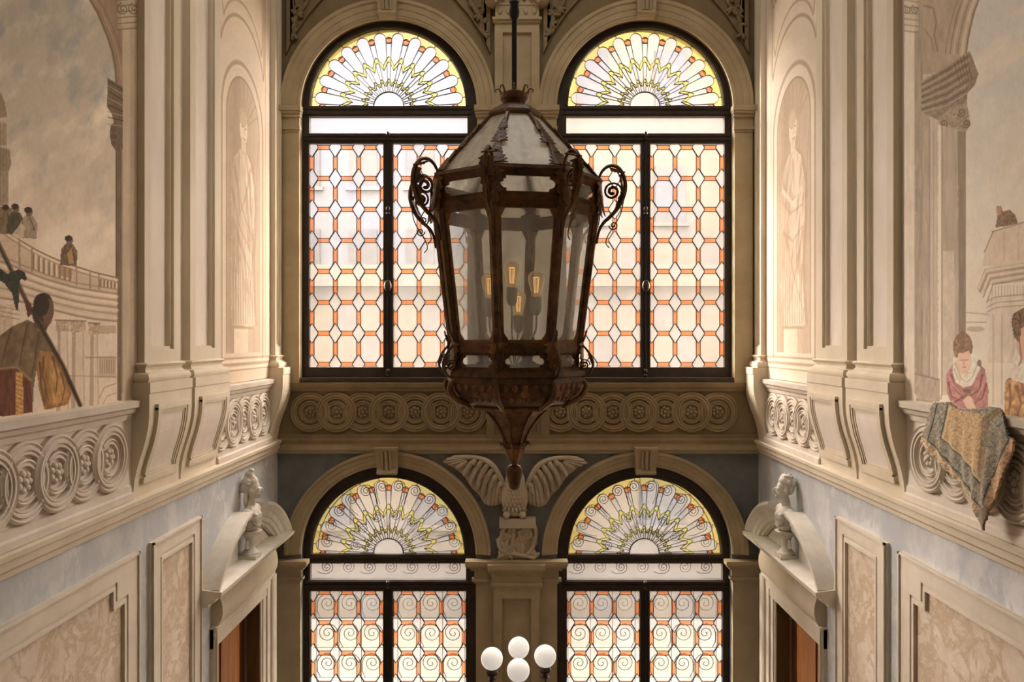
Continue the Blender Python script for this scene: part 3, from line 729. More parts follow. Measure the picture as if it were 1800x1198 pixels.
def door(s, num):
    S_ = SD(s); y0, y1, zt = DOOR['y0'], DOOR['y1'], DOOR['zt']
    t = empty('door_%d' % num, S_((y0+y1)/2, -Z0, 0), kind='structure')
    jb = [(0, 0), (.035, 0), (.05, .02), (.07, .02), (.07, .045), (.055, .05), (.055, .08), (.04, .085), (.04, .11), (.02, .115), (0, .115)]
    # jamb profile stretched to each side's width
    wn, wf = .10, .37
    MB().prism([(p, y0-wn+q/.115*wn) for p, q in [(a, b) for a, b in jb]], -Z0, zt+.2, lambda p, y, z: (s*(XW[s]-p), y, z+Z0)).build('near_jamb', M['dado'], t)
    fj = [(0, y1), (.012, y1), (.014, y1+.03), (.03, y1+.035), (.03, y1+.13), (.05, y1+.135), (.05, y1+.24), (.075, y1+.25), (.09, y1+.28), (.09, y1+wf), (0, y1+wf)]
    MB().prism(fj, -Z0, zt+.2, lambda p, y, z: (s*(XW[s]-p), y, z+Z0)).build('far_jamb', M['dado'], t)
    MB().prism([(0, zt), (.04, zt), (.04, zt+.09), (.055, zt+.095), (.055, zt+.17), (.07, zt+.175), (.075, zt+.21), (.05, zt+.225), (0, zt+.225)], y0-wn, y1+wf, SDM(s)).build('lintel', M['dado'], t)
    z = zt+.225
    MB().prism([(0, z), (.07, z+.0), (.105, z+.06), (.118, z+.13), (.115, z+.20), (.09, z+.285), (.07, z+.31), (0, z+.31)], y0-.06, y1+.33, SDM(s)).build('cushion_frieze', M['stone'], t, smooth=40)
    MB().prism(rect(y1-.025, y1-.003, -Z0, zt-.003), -.15, .002, S_).prism(rect(y0+.003, y0+.025, -Z0, zt-.003), -.15, .002, S_).prism(rect(y0+.025, y1-.025, zt-.025, zt-.003), -.15, .002, S_).build('door_lining', M['walnut'], t)
    # wooden leaves deep in the reveal
    lf = MB().prism(rect(y0, y1, -Z0, zt), -.19, -.23, S_).build('door_leaf', M['wooddark'], t)
    ys = y0+.02
    for k in range(8):
        wd = [.10, .045, .16, .05, .17, .045, .28, .35][k]
        MB().prism(rect(ys, min(ys+wd-.012, y1-.02), -Z0+.02, zt-.02), -.195, -.15-.02*(k % 2), S_).build('stile', M['wood'] if k not in (1, 5) else M['wooddark'], lf)
        ys += wd
    MB().prism(rect(y0, y1, -Z0, zt), -.34, -.30, S_).build('door_back', M['wooddark'], t)
for s, n_ in ((-1, 1), (1, 2)): door(s, n_)

def pediment(s):
    S_ = SD(s); nr = NEAR[s]
    yc, R, zc = 8.82, 1.6, -3.484
    t = empty('broken_pediment', S_(yc, -2.62, 0), 'white stone broken segmental pediment over the door on the %s wall' % nr.replace(' mural', ''), 'pediment', 'pediments over the side doors')
    MB().prism([(0, -2.635), (.11, -2.635), (.12, -2.60), (.17, -2.585), (.19, -2.545), (.235, -2.53), (.245, -2.485), (0, -2.455)], yc-1.25, yc+1.25, SDM(s)).build('cornice_shelf', M['bustm'], t)
    prof = [(R, 0), (R, .215), (R-.035, .215), (R-.05, .195), (R-.075, .185), (R-.10, .15), (R-.16, .14), (R-.17, .125), (R-.22, .12), (R-.235, .09), (R-.26, .085), (R-.27, 0)]
    for a0, a1 in ((-50.5, -9.6), (9.6, 50.5)):
        MB().rev(prof, 20, lambda r, h, a: S_(yc+r*math.sin(a), zc+r*math.cos(a), h), math.radians(a0), math.radians(a1)).build('curved_segment', M['bustm'], t, smooth=35)
    for a0, a1 in ((-44, -9.6), (9.6, 44)):
        pts = [(yc+(R-.26)*math.sin(math.radians(a0+(a1-a0)*i/10)), zc+(R-.26)*math.cos(math.radians(a0+(a1-a0)*i/10))) for i in range(11)]
        pts = [(pts[0][0], -2.46)]+pts+[(pts[-1][0], -2.46)]
        MB().prism(pts, 0, .03, S_).build('tympanum', M['bustm'], t)
    # bust of a draped figure on a waisted pedestal standing on the shelf between the segments
    yb, pb, zb = 8.76, .115, -2.475
    lab = {-1: 'marble bust of a woman with piled up hair over the door on the halberd wall',
           1: 'marble bust of a curly haired youth over the door on the seated girl wall'}[s]
    def BP(y, z, p): return S_(yb+y, zb+z, pb+p)
    bt = empty('bust', BP(0, 0, 0), lab, 'bust', 'busts above the side doors')
    c0 = BP(0, 0, 0)
    ped = MB().box(c0[0]-.095, c0[0]+.095, c0[1]-.10, c0[1]+.10, c0[2], c0[2]+.045)
    ped.lathe([(.09, .045), (.095, .06), (.075, .08), (.05, .12), (.042, .17), (.055, .22), (.085, .27), (.12, .285), (.125, .305), (.10, .31)], c0, 20)
    ped.build('pedestal', M['bustm'], bt, smooth=40)
    for sg in (-1, 1):
        MB().tube([BP(sg*(.06+u), .165+v, .0) for u, v in spiral((.035, 0), .012, .045, 0, 1.3, 16)], .014, 6).build('side_scroll', M['bustm'], bt, smooth=60)
    def blob(parts, nm, vox, parent):
        mb = MB()
        for y, z, p, ry, rz, rp, tilt in parts:
            Mx = Matrix.Rotation(tilt*(s), 3, 'Y')
            mb.ell(BP(y, z, p), (rp, ry, rz), 14, 10, Mx)
        o = mb.build(nm, M['bustm'], parent)
        md = o.modifiers.new('remesh', 'REMESH'); md.mode = 'VOXEL'; md.voxel_size = vox*.75; md.use_smooth_shade = True
        sm = o.modifiers.new('smooth', 'SMOOTH'); sm.iterations = 3; sm.factor = .5
        return o
    hy = -.015 if s < 0 else .0
    body = [(0, .40, .0, .12, .11, .085, 0), (0, .50, .0, .165, .10, .095, 0), (-.15, .515, 0, .07, .075, .07, 0), (.15, .515, 0, .07, .075, .07, 0),
            (.06, .47, .06, .06, .06, .05, 0), (-.06, .47, .06, .06, .06, .05, 0), (0, .345, 0, .085, .05, .07, 0),
            (0, .60, .0, .050, .10, .048, .1), (0, .66, .015, .043, .08, .043, .2),
            (0, .79, .03, .070, .115, .078, .1), (0, .725, .075, .05, .05, .05, 0), (0, .70, .10, .028, .022, .03, 0), (0, .765, .135, .014, .032, .016, -.3), (0, .735, .122, .022, .01, .014, 0),
            (.03, .79, .112, .018, .01, .02, 0), (-.03, .79, .112, .018, .01, .02, 0), (.08, .765, .03, .012, .03, .02, 0), (-.08, .765, .03, .012, .03, .02, 0)]
    body_o = blob(body, 'figure', .011, bt)
    hair = [(0, .865, .0, .080, .075, .088, 0), (0, .81, -.035, .075, .10, .06, 0)]
    rnd = random.Random(5+s)
    if s < 0:
        hair += [(0, .95, -.01, .055, .045, .055, 0), (0, .99, .01, .035, .03, .035, 0), (0, .79, -.09, .05, .055, .05, 0), (.03, .69, -.06, .025, .08, .03, 0), (-.05, .67, -.04, .022, .09, .025, 0)]
    for k in range(34):
        a = rnd.uniform(0, 2*PI); e = rnd.uniform(.05, 1.25)
        hair.append((.082*math.cos(a)*math.cos(e), .83+.12*math.sin(e), -.012+.085*math.sin(a)*math.cos(e) if math.sin(a) < .3 or e > .8 else .0, .020, .02, .020, 0))
    blob(hair, 'hair', .010, bt)
    # drapery folds over the chest
    dr = MB()
    for k in range(6):
        dr.tube(smooth_pts([BP(-.17+k*.02, .56-k*.012, .03), BP(-.08, .50-k*.022, .09), BP(.04, .44-k*.016, .095), BP(.15, .42-k*.0, .05)]), .014, 6)
    dr.build('drapery', M['bustm'], bt, smooth=60)
for s in (-1, 1): pediment(s)

# ------------------------------------------------------------------ eagle relief between the lower arches
t = empty('eagle_relief', BK(906, 980, 0), 'stucco relief of a spread winged eagle on a block above the wide pier', 'relief')
def ep(x, y): return (740+x/2.735, 760+y/2.735)
def EB(x, y, p): return BK(*ep(x, y), p)
wing_l = [(105, 138), (135, 118), (185, 110), (240, 108), (300, 118), (345, 150), (375, 190), (395, 235), (410, 262), (400, 300), (385, 340), (335, 350), (303, 335), (280, 295), (245, 262), (205, 200), (150, 160)]
for sg in (-1, 1):
    def W(x, y): return (x, y) if sg < 0 else (900-x+(6 if True else 0), y+4)
    def WB(u, v, p): return EB(*W(u, v), p)
    wg = MB().prism(wing_l, 0, .05, WB).build('wing', M['relief'], t)
    rnd = random.Random(3)
    # long flight feathers fanned from the shoulder, then two rows of coverts
    def feather(x0, y0, x1, y1, wd, p):
        a = math.atan2(y1-y0, x1-x0); L_ = math.hypot(x1-x0, y1-y0)
        sh = [(0, -.35), (.25, -.5), (.7, -.5), (.92, -.32), (1, 0), (.92, .32), (.7, .5), (.25, .5), (0, .35)]
        po = [(x0+math.cos(a)*u*L_-math.sin(a)*v*wd, y0+math.sin(a)*u*L_+math.cos(a)*v*wd) for u, v in sh]
        n = len(po); mb = MB()
        mx, my = (x0+x1)/2, (y0+y1)/2
        mb.add([WB(x, y, .02) for x, y in po]+[WB(x, y, p) for x, y in po]+[WB(x0, y0, p+.012), WB(x1*.8+x0*.2, y1*.8+y0*.2, p+.035)],
               [(i, (i+1) % n, n+(i+1) % n, n+i) for i in range(n)]+[(n+i, n+i+1, 2*n+1) if 2 <= i <= 5 else (n+i, n+i+1, 2*n+1 if i in (1, 6) else 2*n) for i in range(n-1)]+[(2*n-1, n, 2*n), (n+1, 2*n+1, 2*n), (n+7, 2*n, 2*n+1)])
        mb.build('feather', M['relief'], wg, smooth=50)
    rows = [([(345, 165), (320, 150), (295, 142), (270, 138), (245, 135), (225, 132)], [(325, 345), (295, 315), (270, 280), (240, 250), (205, 205), (165, 168)], 26, .075),
            ([(385, 230), (375, 205), (365, 190)], [(380, 338), (360, 345), (342, 345)], 24, .08),
            ([(220, 128), (215, 122), (210, 118)], [(130, 152), (115, 140), (120, 126)], 18, .075),
            ([(385, 235), (360, 190), (340, 170), (315, 150), (285, 138), (255, 130)], [(365, 290), (335, 265), (305, 245), (280, 225), (252, 200), (222, 172)], 24, .10),
            ([(390, 230), (370, 190), (350, 165), (325, 142), (295, 128), (265, 122)], [(375, 255), (345, 225), (320, 205), (298, 185), (272, 165), (248, 150)], 24, .12)]
    for A, B, wd, p in rows:
        for (x0, y0), (x1, y1) in zip(A, B): feather(x0, y0, x1, y1, wd, p)
    MB().tube(smooth_pts([WB(*q) for q in ((408, 262, .07), (385, 215, .10), (350, 155, .11), (300, 122, .10), (230, 112, .08), (150, 116, .06))]), [.03]*4+[.035]*8+[.03]*8+[.02], 8).build('wing_edge', M['relief'], wg, smooth=60)
bd = MB()
for x, y, p, rx, rz in ((450, 300, .08, 68, 95), (452, 235, .10, 50, 70), (450, 190, .14, 36, 40), (468, 183, .20, 14, 12), (450, 365, .06, 60, 35)):
    c_ = EB(x, y, p); bd.ell(c_, (rx*Q/2.735, .09, rz*Q/2.735), 16, 12)
body = bd.build('body', M['relief'], t)
md = body.modifiers.new('remesh', 'REMESH'); md.mode = 'VOXEL'; md.voxel_size = .015; md.use_smooth_shade = True
for r in range(8):
    for k in range(7):
        x = 450+(k-3+(.5 if r % 2 else 0))*17; y = 225+r*19
        if abs(x-450) > 62-abs(y-300)*.18: continue
        pp = .165-.00002*(x-450)**2
        MB().ell(EB(x, y, pp), (.020, .018, .036), 7, 5).build('breast_feather', M['relief'], body, smooth=60)
for sg in (-1, 1):
    MB().ell(EB(450+sg*38, 385, .13), (.05, .06, .05), 10, 7).build('foot', M['relief'], t, smooth=60)
MB().prism([ep(378, 402), ep(550, 402), ep(550, 445), ep(378, 445)], 0, .17, BK).build('block', M['relief'], t)
fo = MB().prism([ep(385, 445), ep(545, 445), ep(550, 600), ep(372, 600)], 0, .04, BK).build('ground', M['relief'], t)
rnd = random.Random(11)
for k in range(46):
    x = rnd.uniform(380, 548); y = rnd.uniform(455, 590); a = rnd.uniform(-.9, .9)+(0 if x < 460 else .3)
    MB().ell(EB(x, y, .05), (.035, .03, .085), 8, 5, Matrix.Rotation(a, 3, 'Y')).build('leaf', M['relief'], fo, smooth=60)
for pts in (((375, 590), (420, 575), (470, 580), (520, 590), (545, 600)), ((430, 590), (440, 530), (445, 450)), ((400, 480), (375, 510), (380, 550), (410, 570)), ((500, 590), (540, 540), (552, 480), (545, 440))):
    MB().tube(smooth_pts([EB(x, y, .06) for x, y in pts]), .028, 7).build('branch', M['relief'], fo, smooth=60)

# ------------------------------------------------------------------ globe lamp standing on the floor
yl = 8.5; kl = yl/F
cl = Vector((sx_(911, yl), yl, 0))
t = empty('globe_lamp', cl, 'dark bronze standing lamp with white glass globes in front of the wide pier', 'lamp')
zg = sz_(1157, yl)
MB().lathe([(.26, 0), (.26, .06), (.2, .1), (.12, .2), (.06, .35), (.05, .6), (.06, .65), (.045, .7), (.04, 1.6), (.06, 1.65), (.035, 1.75), (.03, zg-.45), (.06, zg-.40), (.03, zg-.34), (.05, zg-.25), (.02, zg-.18)], cl, 20).build('standard', M['bronze'], t, smooth=40)
for dx, dy, dz in ((-.292, -.0, 0), (.298, .02, .02), (0, -.30, 0.0), (0.006, .30, .0)):
    top = cl+Vector((dx, dy, zg+dz))
    arm = MB().tube(smooth_pts([cl+Vector((0, 0, zg-.36)), cl+Vector((dx*.5, dy*.5, zg-.50)), cl+Vector((dx, dy, zg-.38)), top-Vector((0, 0, .2))]), .014, 8).build('arm', M['bronze'], t, smooth=60)
    MB().lathe([(.02, -.25), (.05, -.235), (.03, -.215), (.03, -.19), (.065, -.17), (.07, -.145), (.055, -.12), (.045, -.105)], top, 16).build('gallery', M['bronze'], arm, smooth=40)
    MB().ell(top, (.122, .122, .122), 28, 18).build('globe', M['opal'], t, smooth=60)

# ------------------------------------------------------------------ the great hanging lantern
YL = 5.3; KL = YL/F
LC = Vector((sx_(904, YL), YL, 0))
lan = empty('hanging_lantern', (LC.x, LC.y, sz_(862, YL)), 'huge octagonal rusty gilt iron lantern with glass panes hanging on a rod', 'lantern')
A0 = math.radians(32)
def LP(r, v, a): return (LC.x+r*KL*math.sin(a), LC.y-r*KL*math.cos(a), sz_(v, YL))
def ang(i): return A0+PI/4*i
def oct_lathe(prof, n=8):
    mb = MB()
    mb.lathe([(r*KL, (CY-v)*KL+Z0) for r, v in prof], (LC.x, LC.y, 0), n, A0 if n == 8 else 0); return mb
def face_map(i, r0, v0, r1, v1):
    """(u,v,w): u in -1..1 across the face, v 0..1 down from ring (r0,v0) to ring (r1,v1), w outward in photo px"""
    a, e = ang(i), ang(i+1); mid = (a+e)/2
    def mp(u, v, w):
        r = r0+(r1-r0)*v; vv = v0+(v1-v0)*v
        p = Vector(LP(r, vv, a)); q = Vector(LP(r, vv, e))
        o = p+(q-p)*((u+1)/2); o.x += w*KL*math.sin(mid); o.y -= w*KL*math.cos(mid); return o
    return mp
MB().tube([LP(0, 170, 0), LP(0, -900, 0)], 4.6*KL, 12).build('rod', M['rod'], lan, smooth=60)
MB().lathe([(5*KL, -14*KL), (8*KL, -10*KL), (9*KL, 0), (7*KL, 10*KL), (9*KL, 16*KL), (5*KL, 22*KL)], LP(0, 20, 0), 12).build('rod_knop', M['rod'], lan, smooth=40)
# crown and cap
crown = oct_lathe([(12, 160), (24, 166), (25, 176), (18, 184), (22, 190)], 24).build('crown', M['rustdark'], lan, smooth=40)
for k in range(8):
    a = ang(k)+.2
    MB().tube(smooth_pts([LP(19, 180, a), LP(23, 166, a), LP(27, 156, a), LP(33, 158, a), LP(32, 163, a)]), [1.8*KL*(1.4-.9*i/16) for i in range(17)], 6).build('crown_leaf', M['rust'], crown, smooth=60)
oct_lathe([(20, 184), (28, 188), (38, 194), (50, 203), (52, 208), (49, 213), (30, 214)]).build('cap', M['rustdark'], lan)
# roof: glass panes, ribs and acanthus leaves
RT, RB = (47, 210), (148, 322)
def leaf_poly(L_, W_, n=4):
    """jagged acanthus outline along +v"""
    l, r = [], []
    for i in range(n):
        f0 = i/n; w = W_*(1-.75*f0**1.5)
        l += [(-w, L_*(f0+.10)), (-w*.62, L_*(f0+.17))]; r += [(w, L_*(f0+.10)), (w*.62, L_*(f0+.17))]
    return [(-W_*.35, 0)]+l+[(0, L_)]+r[::-1]+[(W_*.35, 0)]
for i in range(8):
    mp = face_map(i, *RT, *RB)
    MB().prism([(-1, 0), (1, 0), (1, 1), (-1, 1)], -1.2, 0, mp).build('roof_pane', M['rglass'], lan)
for i in range(8):
    a = ang(i); p, q = Vector(LP(*RT, a)), Vector(LP(*RB, a)); d = q-p
    nrm = Vector((math.sin(a)*.74, -math.cos(a)*.74, .67)); sd = d.normalized().cross(nrm).normalized()
    rib = MB().tube([p, q], 4.2*KL, 6).build('roof_rib', M['rustdark'], lan)
    for f, L_, W_ in ((.98, 30, 24), (.80, 26, 11), (.60, 30, 15), (.36, 26, 9)):
        pts = leaf_poly(L_, W_); n = len(pts); o = p+d*f
        def lm(u, v, w, o=o): return o-d.normalized()*v*KL+sd*u*KL+nrm*(w+3.0-abs(u)*.18+v*.08)*KL
        MB().prism(pts, 0, 1.6, lm).build('acanthus_leaf', M['rustdark'], rib)
# ring bands with pierced panels, body frames, glass
def cusp(x0, x1, y0, y1, cx_):
    m = (y0+y1)/2; h = (y1-y0)/2; o = [(x0+cx_, y0), (x1-cx_, y0)]
    o += [(x1-cx_+cx_*math.sin(PI*k/8), m-h*.62*math.cos(PI*k/8)) for k in range(9)]
    o += [(x1-cx_, y1), (x0+cx_, y1)]
    o += [(x0+cx_-cx_*math.sin(PI*k/8), m+h*.62*math.cos(PI*k/8)) for k in range(9)]
    return o
def band(v0, v1, r0, r1, hole, nm, mat):
    for i in range(8):
        mp = face_map(i, r0, v0, r1, v1)
        MB().prism([(-1, 0), (1, 0), (1, 1), (-1, 1)], -2.5, 1.5, mp, [hole]).build(nm, M[mat], lan)
        MB().prism([(-.95, .03), (.95, .03), (.95, .97), (-.95, .97)], -1, 0, mp).build('band_pane', M['lglass'], lan)
band(322, 384, 149, 141, cusp(-.80, .80, .25, .64, .17), 'pierced_band', 'rustdark')
band(603, 652, 114, 113, cusp(-.74, .74, .40, .80, .16), 'pierced_band', 'rustdark')
for i in range(8):
    mp = face_map(i, 141, 384, 114, 604)
    hole = [(-.66, .0), (.66, .0), (.80, .075), (.78, .93), (.62, .985), (-.62, .985), (-.78, .93), (-.80, .075)]
    hole = [(u, v*.97+.012) for u, v in hole]
    MB().prism([(-1, 0), (1, 0), (1, 1), (-1, 1)], -2.2, 1.2, mp, [hole]).build('pane_frame', M['rust'], lan)
    MB().prism([(-.97, .0), (.97, .0), (.97, 1), (-.97, 1)], -1.0, 0, mp).build('glass_pane', M['lglass'], lan)
for i in range(8):
    a = ang(i)
    MB().tube([LP(143, 380, a), LP(115, 606, a)], [7.5*KL, 6.5*KL], 6).build('corner_post', M['rustdark'], lan)
for nm, prof in (('top_rail', [(140, 318), (153, 320), (156, 326), (152, 332), (150, 336), (140, 336)]), ('middle_rail', [(136, 366), (147, 366), (149, 371), (145, 383), (142, 387), (134, 387)]),
                 ('bottom_rail', [(110, 602), (118, 602), (121, 608), (120, 618), (116, 622), (108, 622)]), ('base_rail', [(104, 644), (118, 644), (125, 650), (126, 658), (119, 662), (104, 662)])):
    mb = MB(); mb.rev([(r, v) for r, v in prof], 8, lambda r, v, a: LP(r, v, a+A0)); mb.build(nm, M['rustdark'], lan)
# scroll brackets at the eight corners
def bracket(i, big):
    a = ang(i)
    if big: P_ = [(148, 322), (155, 308), (167, 300), (181, 303), (191, 318), (194, 338), (189, 358), (180, 374), (168, 387), (157, 397), (149, 411), (145, 432)]
    else: P_ = [(116, 590), (120, 604), (128, 614), (136, 626), (139, 640), (134, 653), (124, 660), (114, 656), (110, 648)]
    pts = smooth_pts([LP(r, v, a) for r, v in P_]); n = len(pts)
    k = 1 if big else .62
    br = MB().tube(pts, [KL*k*(2.0+1.8*math.sin(PI*j/(n-1))) for j in range(n)], 6).build('scroll_bracket', M['rustdark'], lan, smooth=60)
    c_ = (172, 344) if big else (124, 640)
    MB().tube([LP(r, v, a) for r, v in spiral(c_, 2.5*k, 16*k, PI*.2, 1.9, 34)], [KL*k*(3.2-1.6*j/34) for j in range(35)], 6).build('curl', M['rustdark'], br, smooth=60)
    if big:
        MB().tube(smooth_pts([LP(r, v, a) for r, v in ((192, 350), (187, 380), (175, 402), (164, 420), (161, 432), (167, 440))]), KL*1.0, 5).build('tendril', M['rust'], br, smooth=60)
        MB().tube([LP(r, v, a) for r, v in spiral((174, 402), 1.5, 8, 0, 1.5, 20)], KL*1.2, 5).build('small_curl', M['rust'], br, smooth=60)
    # leaves along the outer curve
    w = Vector((math.cos(a), math.sin(a), 0))
    for (r, v), (r2, v2), wd in ((((168, 302), (194, 312), 13), ((188, 316), (193, 352), 14), ((192, 345), (175, 384), 12), ((152, 330), (160, 386), 13)) if big else (((133, 620), (140, 642), 8), ((120, 600), (128, 580), 7))):
        p, q = Vector(LP(r, v, a)), Vector(LP(r2, v2, a)); d = (q-p); L_ = d.length/KL; out = d.normalized().cross(w)
        def lm(u, vv, h): return p+d.normalized()*vv*KL+w*u*KL+out*(h-abs(u)*.3)*KL
        MB().prism(leaf_poly(L_, wd), -1, 1, lm).build('acanthus_leaf', M['rustdark'], br)
for i in range(8): bracket(i, True); bracket(i, False)
# mask of leaves where bands meet the corner posts
for i in range(8):
    a = ang(i); w = Vector((math.cos(a), math.sin(a), 0)); o_ = Vector((math.sin(a), -math.cos(a), 0))
    for v, L_, wd, r in ((326, 62, 20, 152), (600, 48, 17, 120)):
        p = Vector(LP(r, v, a))
        def lm(u, vv, h): return p-Vector((0, 0, vv*KL))+w*u*KL+o_*(h+2-abs(u)*.35)*KL
        MB().prism(leaf_poly(L_, wd), 0, 2, lm).build('corner_leaf', M['rust'], lan)
# carved bowl, rim, funnel and finial
bowl = oct_lathe([(100, 655), (122, 658), (124, 668), (118, 676), (116, 684), (108, 693), (94, 703), (82, 709), (60, 712)]).build('bowl', M['rustdark'], lan)
rnd = random.Random(2)
for i in range(8):
    mpb = face_map(i, 122, 664, 96, 704)
    for u in (-.75, -.38, 0, .38, .75):
        c_ = mpb(u, .25, 1); MB().ell(c_, (6*KL, 6*KL, 9*KL), 8, 6).build('carved_leaf', M['rust'], bowl, smooth=60)
        c_ = mpb(u*.9+.12, .72, 1); MB().ell(c_, (5*KL, 5*KL, 8*KL), 8, 6).build('carved_leaf', M['rust'], bowl, smooth=60)
    c_ = mpb(0, .5, 3); MB().ell(c_, (8*KL, 8*KL, 8*KL), 8, 6).build('carved_rosette', M['rust'], bowl, smooth=60)
for i in range(8):
    a = ang(i)
    MB().tube(smooth_pts([LP(118, 662, a), LP(127, 676, a), LP(118, 694, a), LP(96, 706, a), LP(86, 714, a)]), [KL*2.5+KL*3*math.sin(PI*j/16) for j in range(17)], 6).build('corner_scroll', M['rust'], bowl, smooth=60)
oct_lathe([(50, 709), (78, 709), (81, 712), (80, 716), (60, 719)]).build('rim', M['rust'], lan)
fun = oct_lathe([(58, 717), (54, 721), (45, 729), (36, 740), (28, 752), (22, 764), (17.5, 776), (15, 783)]).build('funnel', M['rust'], lan)
for i in range(8):
    a = ang(i)
    MB().tube([LP(r+.6, v, a) for r, v in ((58, 718), (45, 730), (36, 741), (28, 753), (22, 765), (16, 782))], KL*1.6, 6).build('funnel_rib', M['rustdark'], fun, smooth=60)
col = oct_lathe([(14, 776), (20, 779), (21, 783), (18, 786), (14, 787)], 16).build('collar', M['rustdark'], lan, smooth=40)
for i in range(8):
    a = ang(i)
    MB().tube(smooth_pts([LP(17, 788, a), LP(22, 780, a), LP(27, 776, a), LP(27, 781, a)]), KL*1.8, 6).build('collar_leaf', M['rust'], col, smooth=60)
oct_lathe([(17, 785), (18.5, 789), (14, 800), (9, 809), (5.5, 813), (6, 817)], 8).build('cup', M['rust'], lan)
oct_lathe([(5, 815), (11, 818), (14.5, 826), (14, 836), (11, 847), (9, 856), (5, 860), (0.5, 861)], 16).build('finial', M['rustdark'], lan, smooth=40)
# electric candles inside
for r, v, a in ((52, 505, -.95), (40, 487, -.1), (50, 503, .85), (38, 532, 2.95)):
    px = LP(r, v, a); st = Vector(px)
    stem = MB().tube(smooth_pts([LP(4, 640, a), LP(r*.3, 620, a), LP(r*.85, 590, a), LP(r, 575, a), st-Vector((0, 0, 38*KL))]), KL*1.8, 8).build('candle_stem', M['socket'], lan, smooth=60)
    MB().lathe([(5*KL, -52*KL), (9*KL, -44*KL), (10*KL, -22*KL), (8*KL, -20*KL)], st, 14).build('lamp_socket', M['socket'], stem, smooth=40)
    bl = MB().lathe([(7.2*KL, -21*KL), (8*KL, -14*KL), (11*KL, -4*KL), (14*KL, 8*KL), (13.2*KL, 16*KL), (9*KL, 22*KL), (2*KL, 24.5*KL)], st, 20).build('light_bulb', M['bulbg'], lan, smooth=60)
    fil = MB()
    for k in range(4):
        b_ = PI*k/2+.4
        fil.tube([st+Vector((3*KL*math.cos(b_), 3*KL*math.sin(b_), -14*KL)), st+Vector((5*KL*math.cos(b_), 5*KL*math.sin(b_), 13*KL)), st+Vector((5*KL*math.cos(b_+1.5), 5*KL*math.sin(b_+1.5), 13*KL))], .5*KL, 5)
    fil.build('filament', M['filament'], bl)
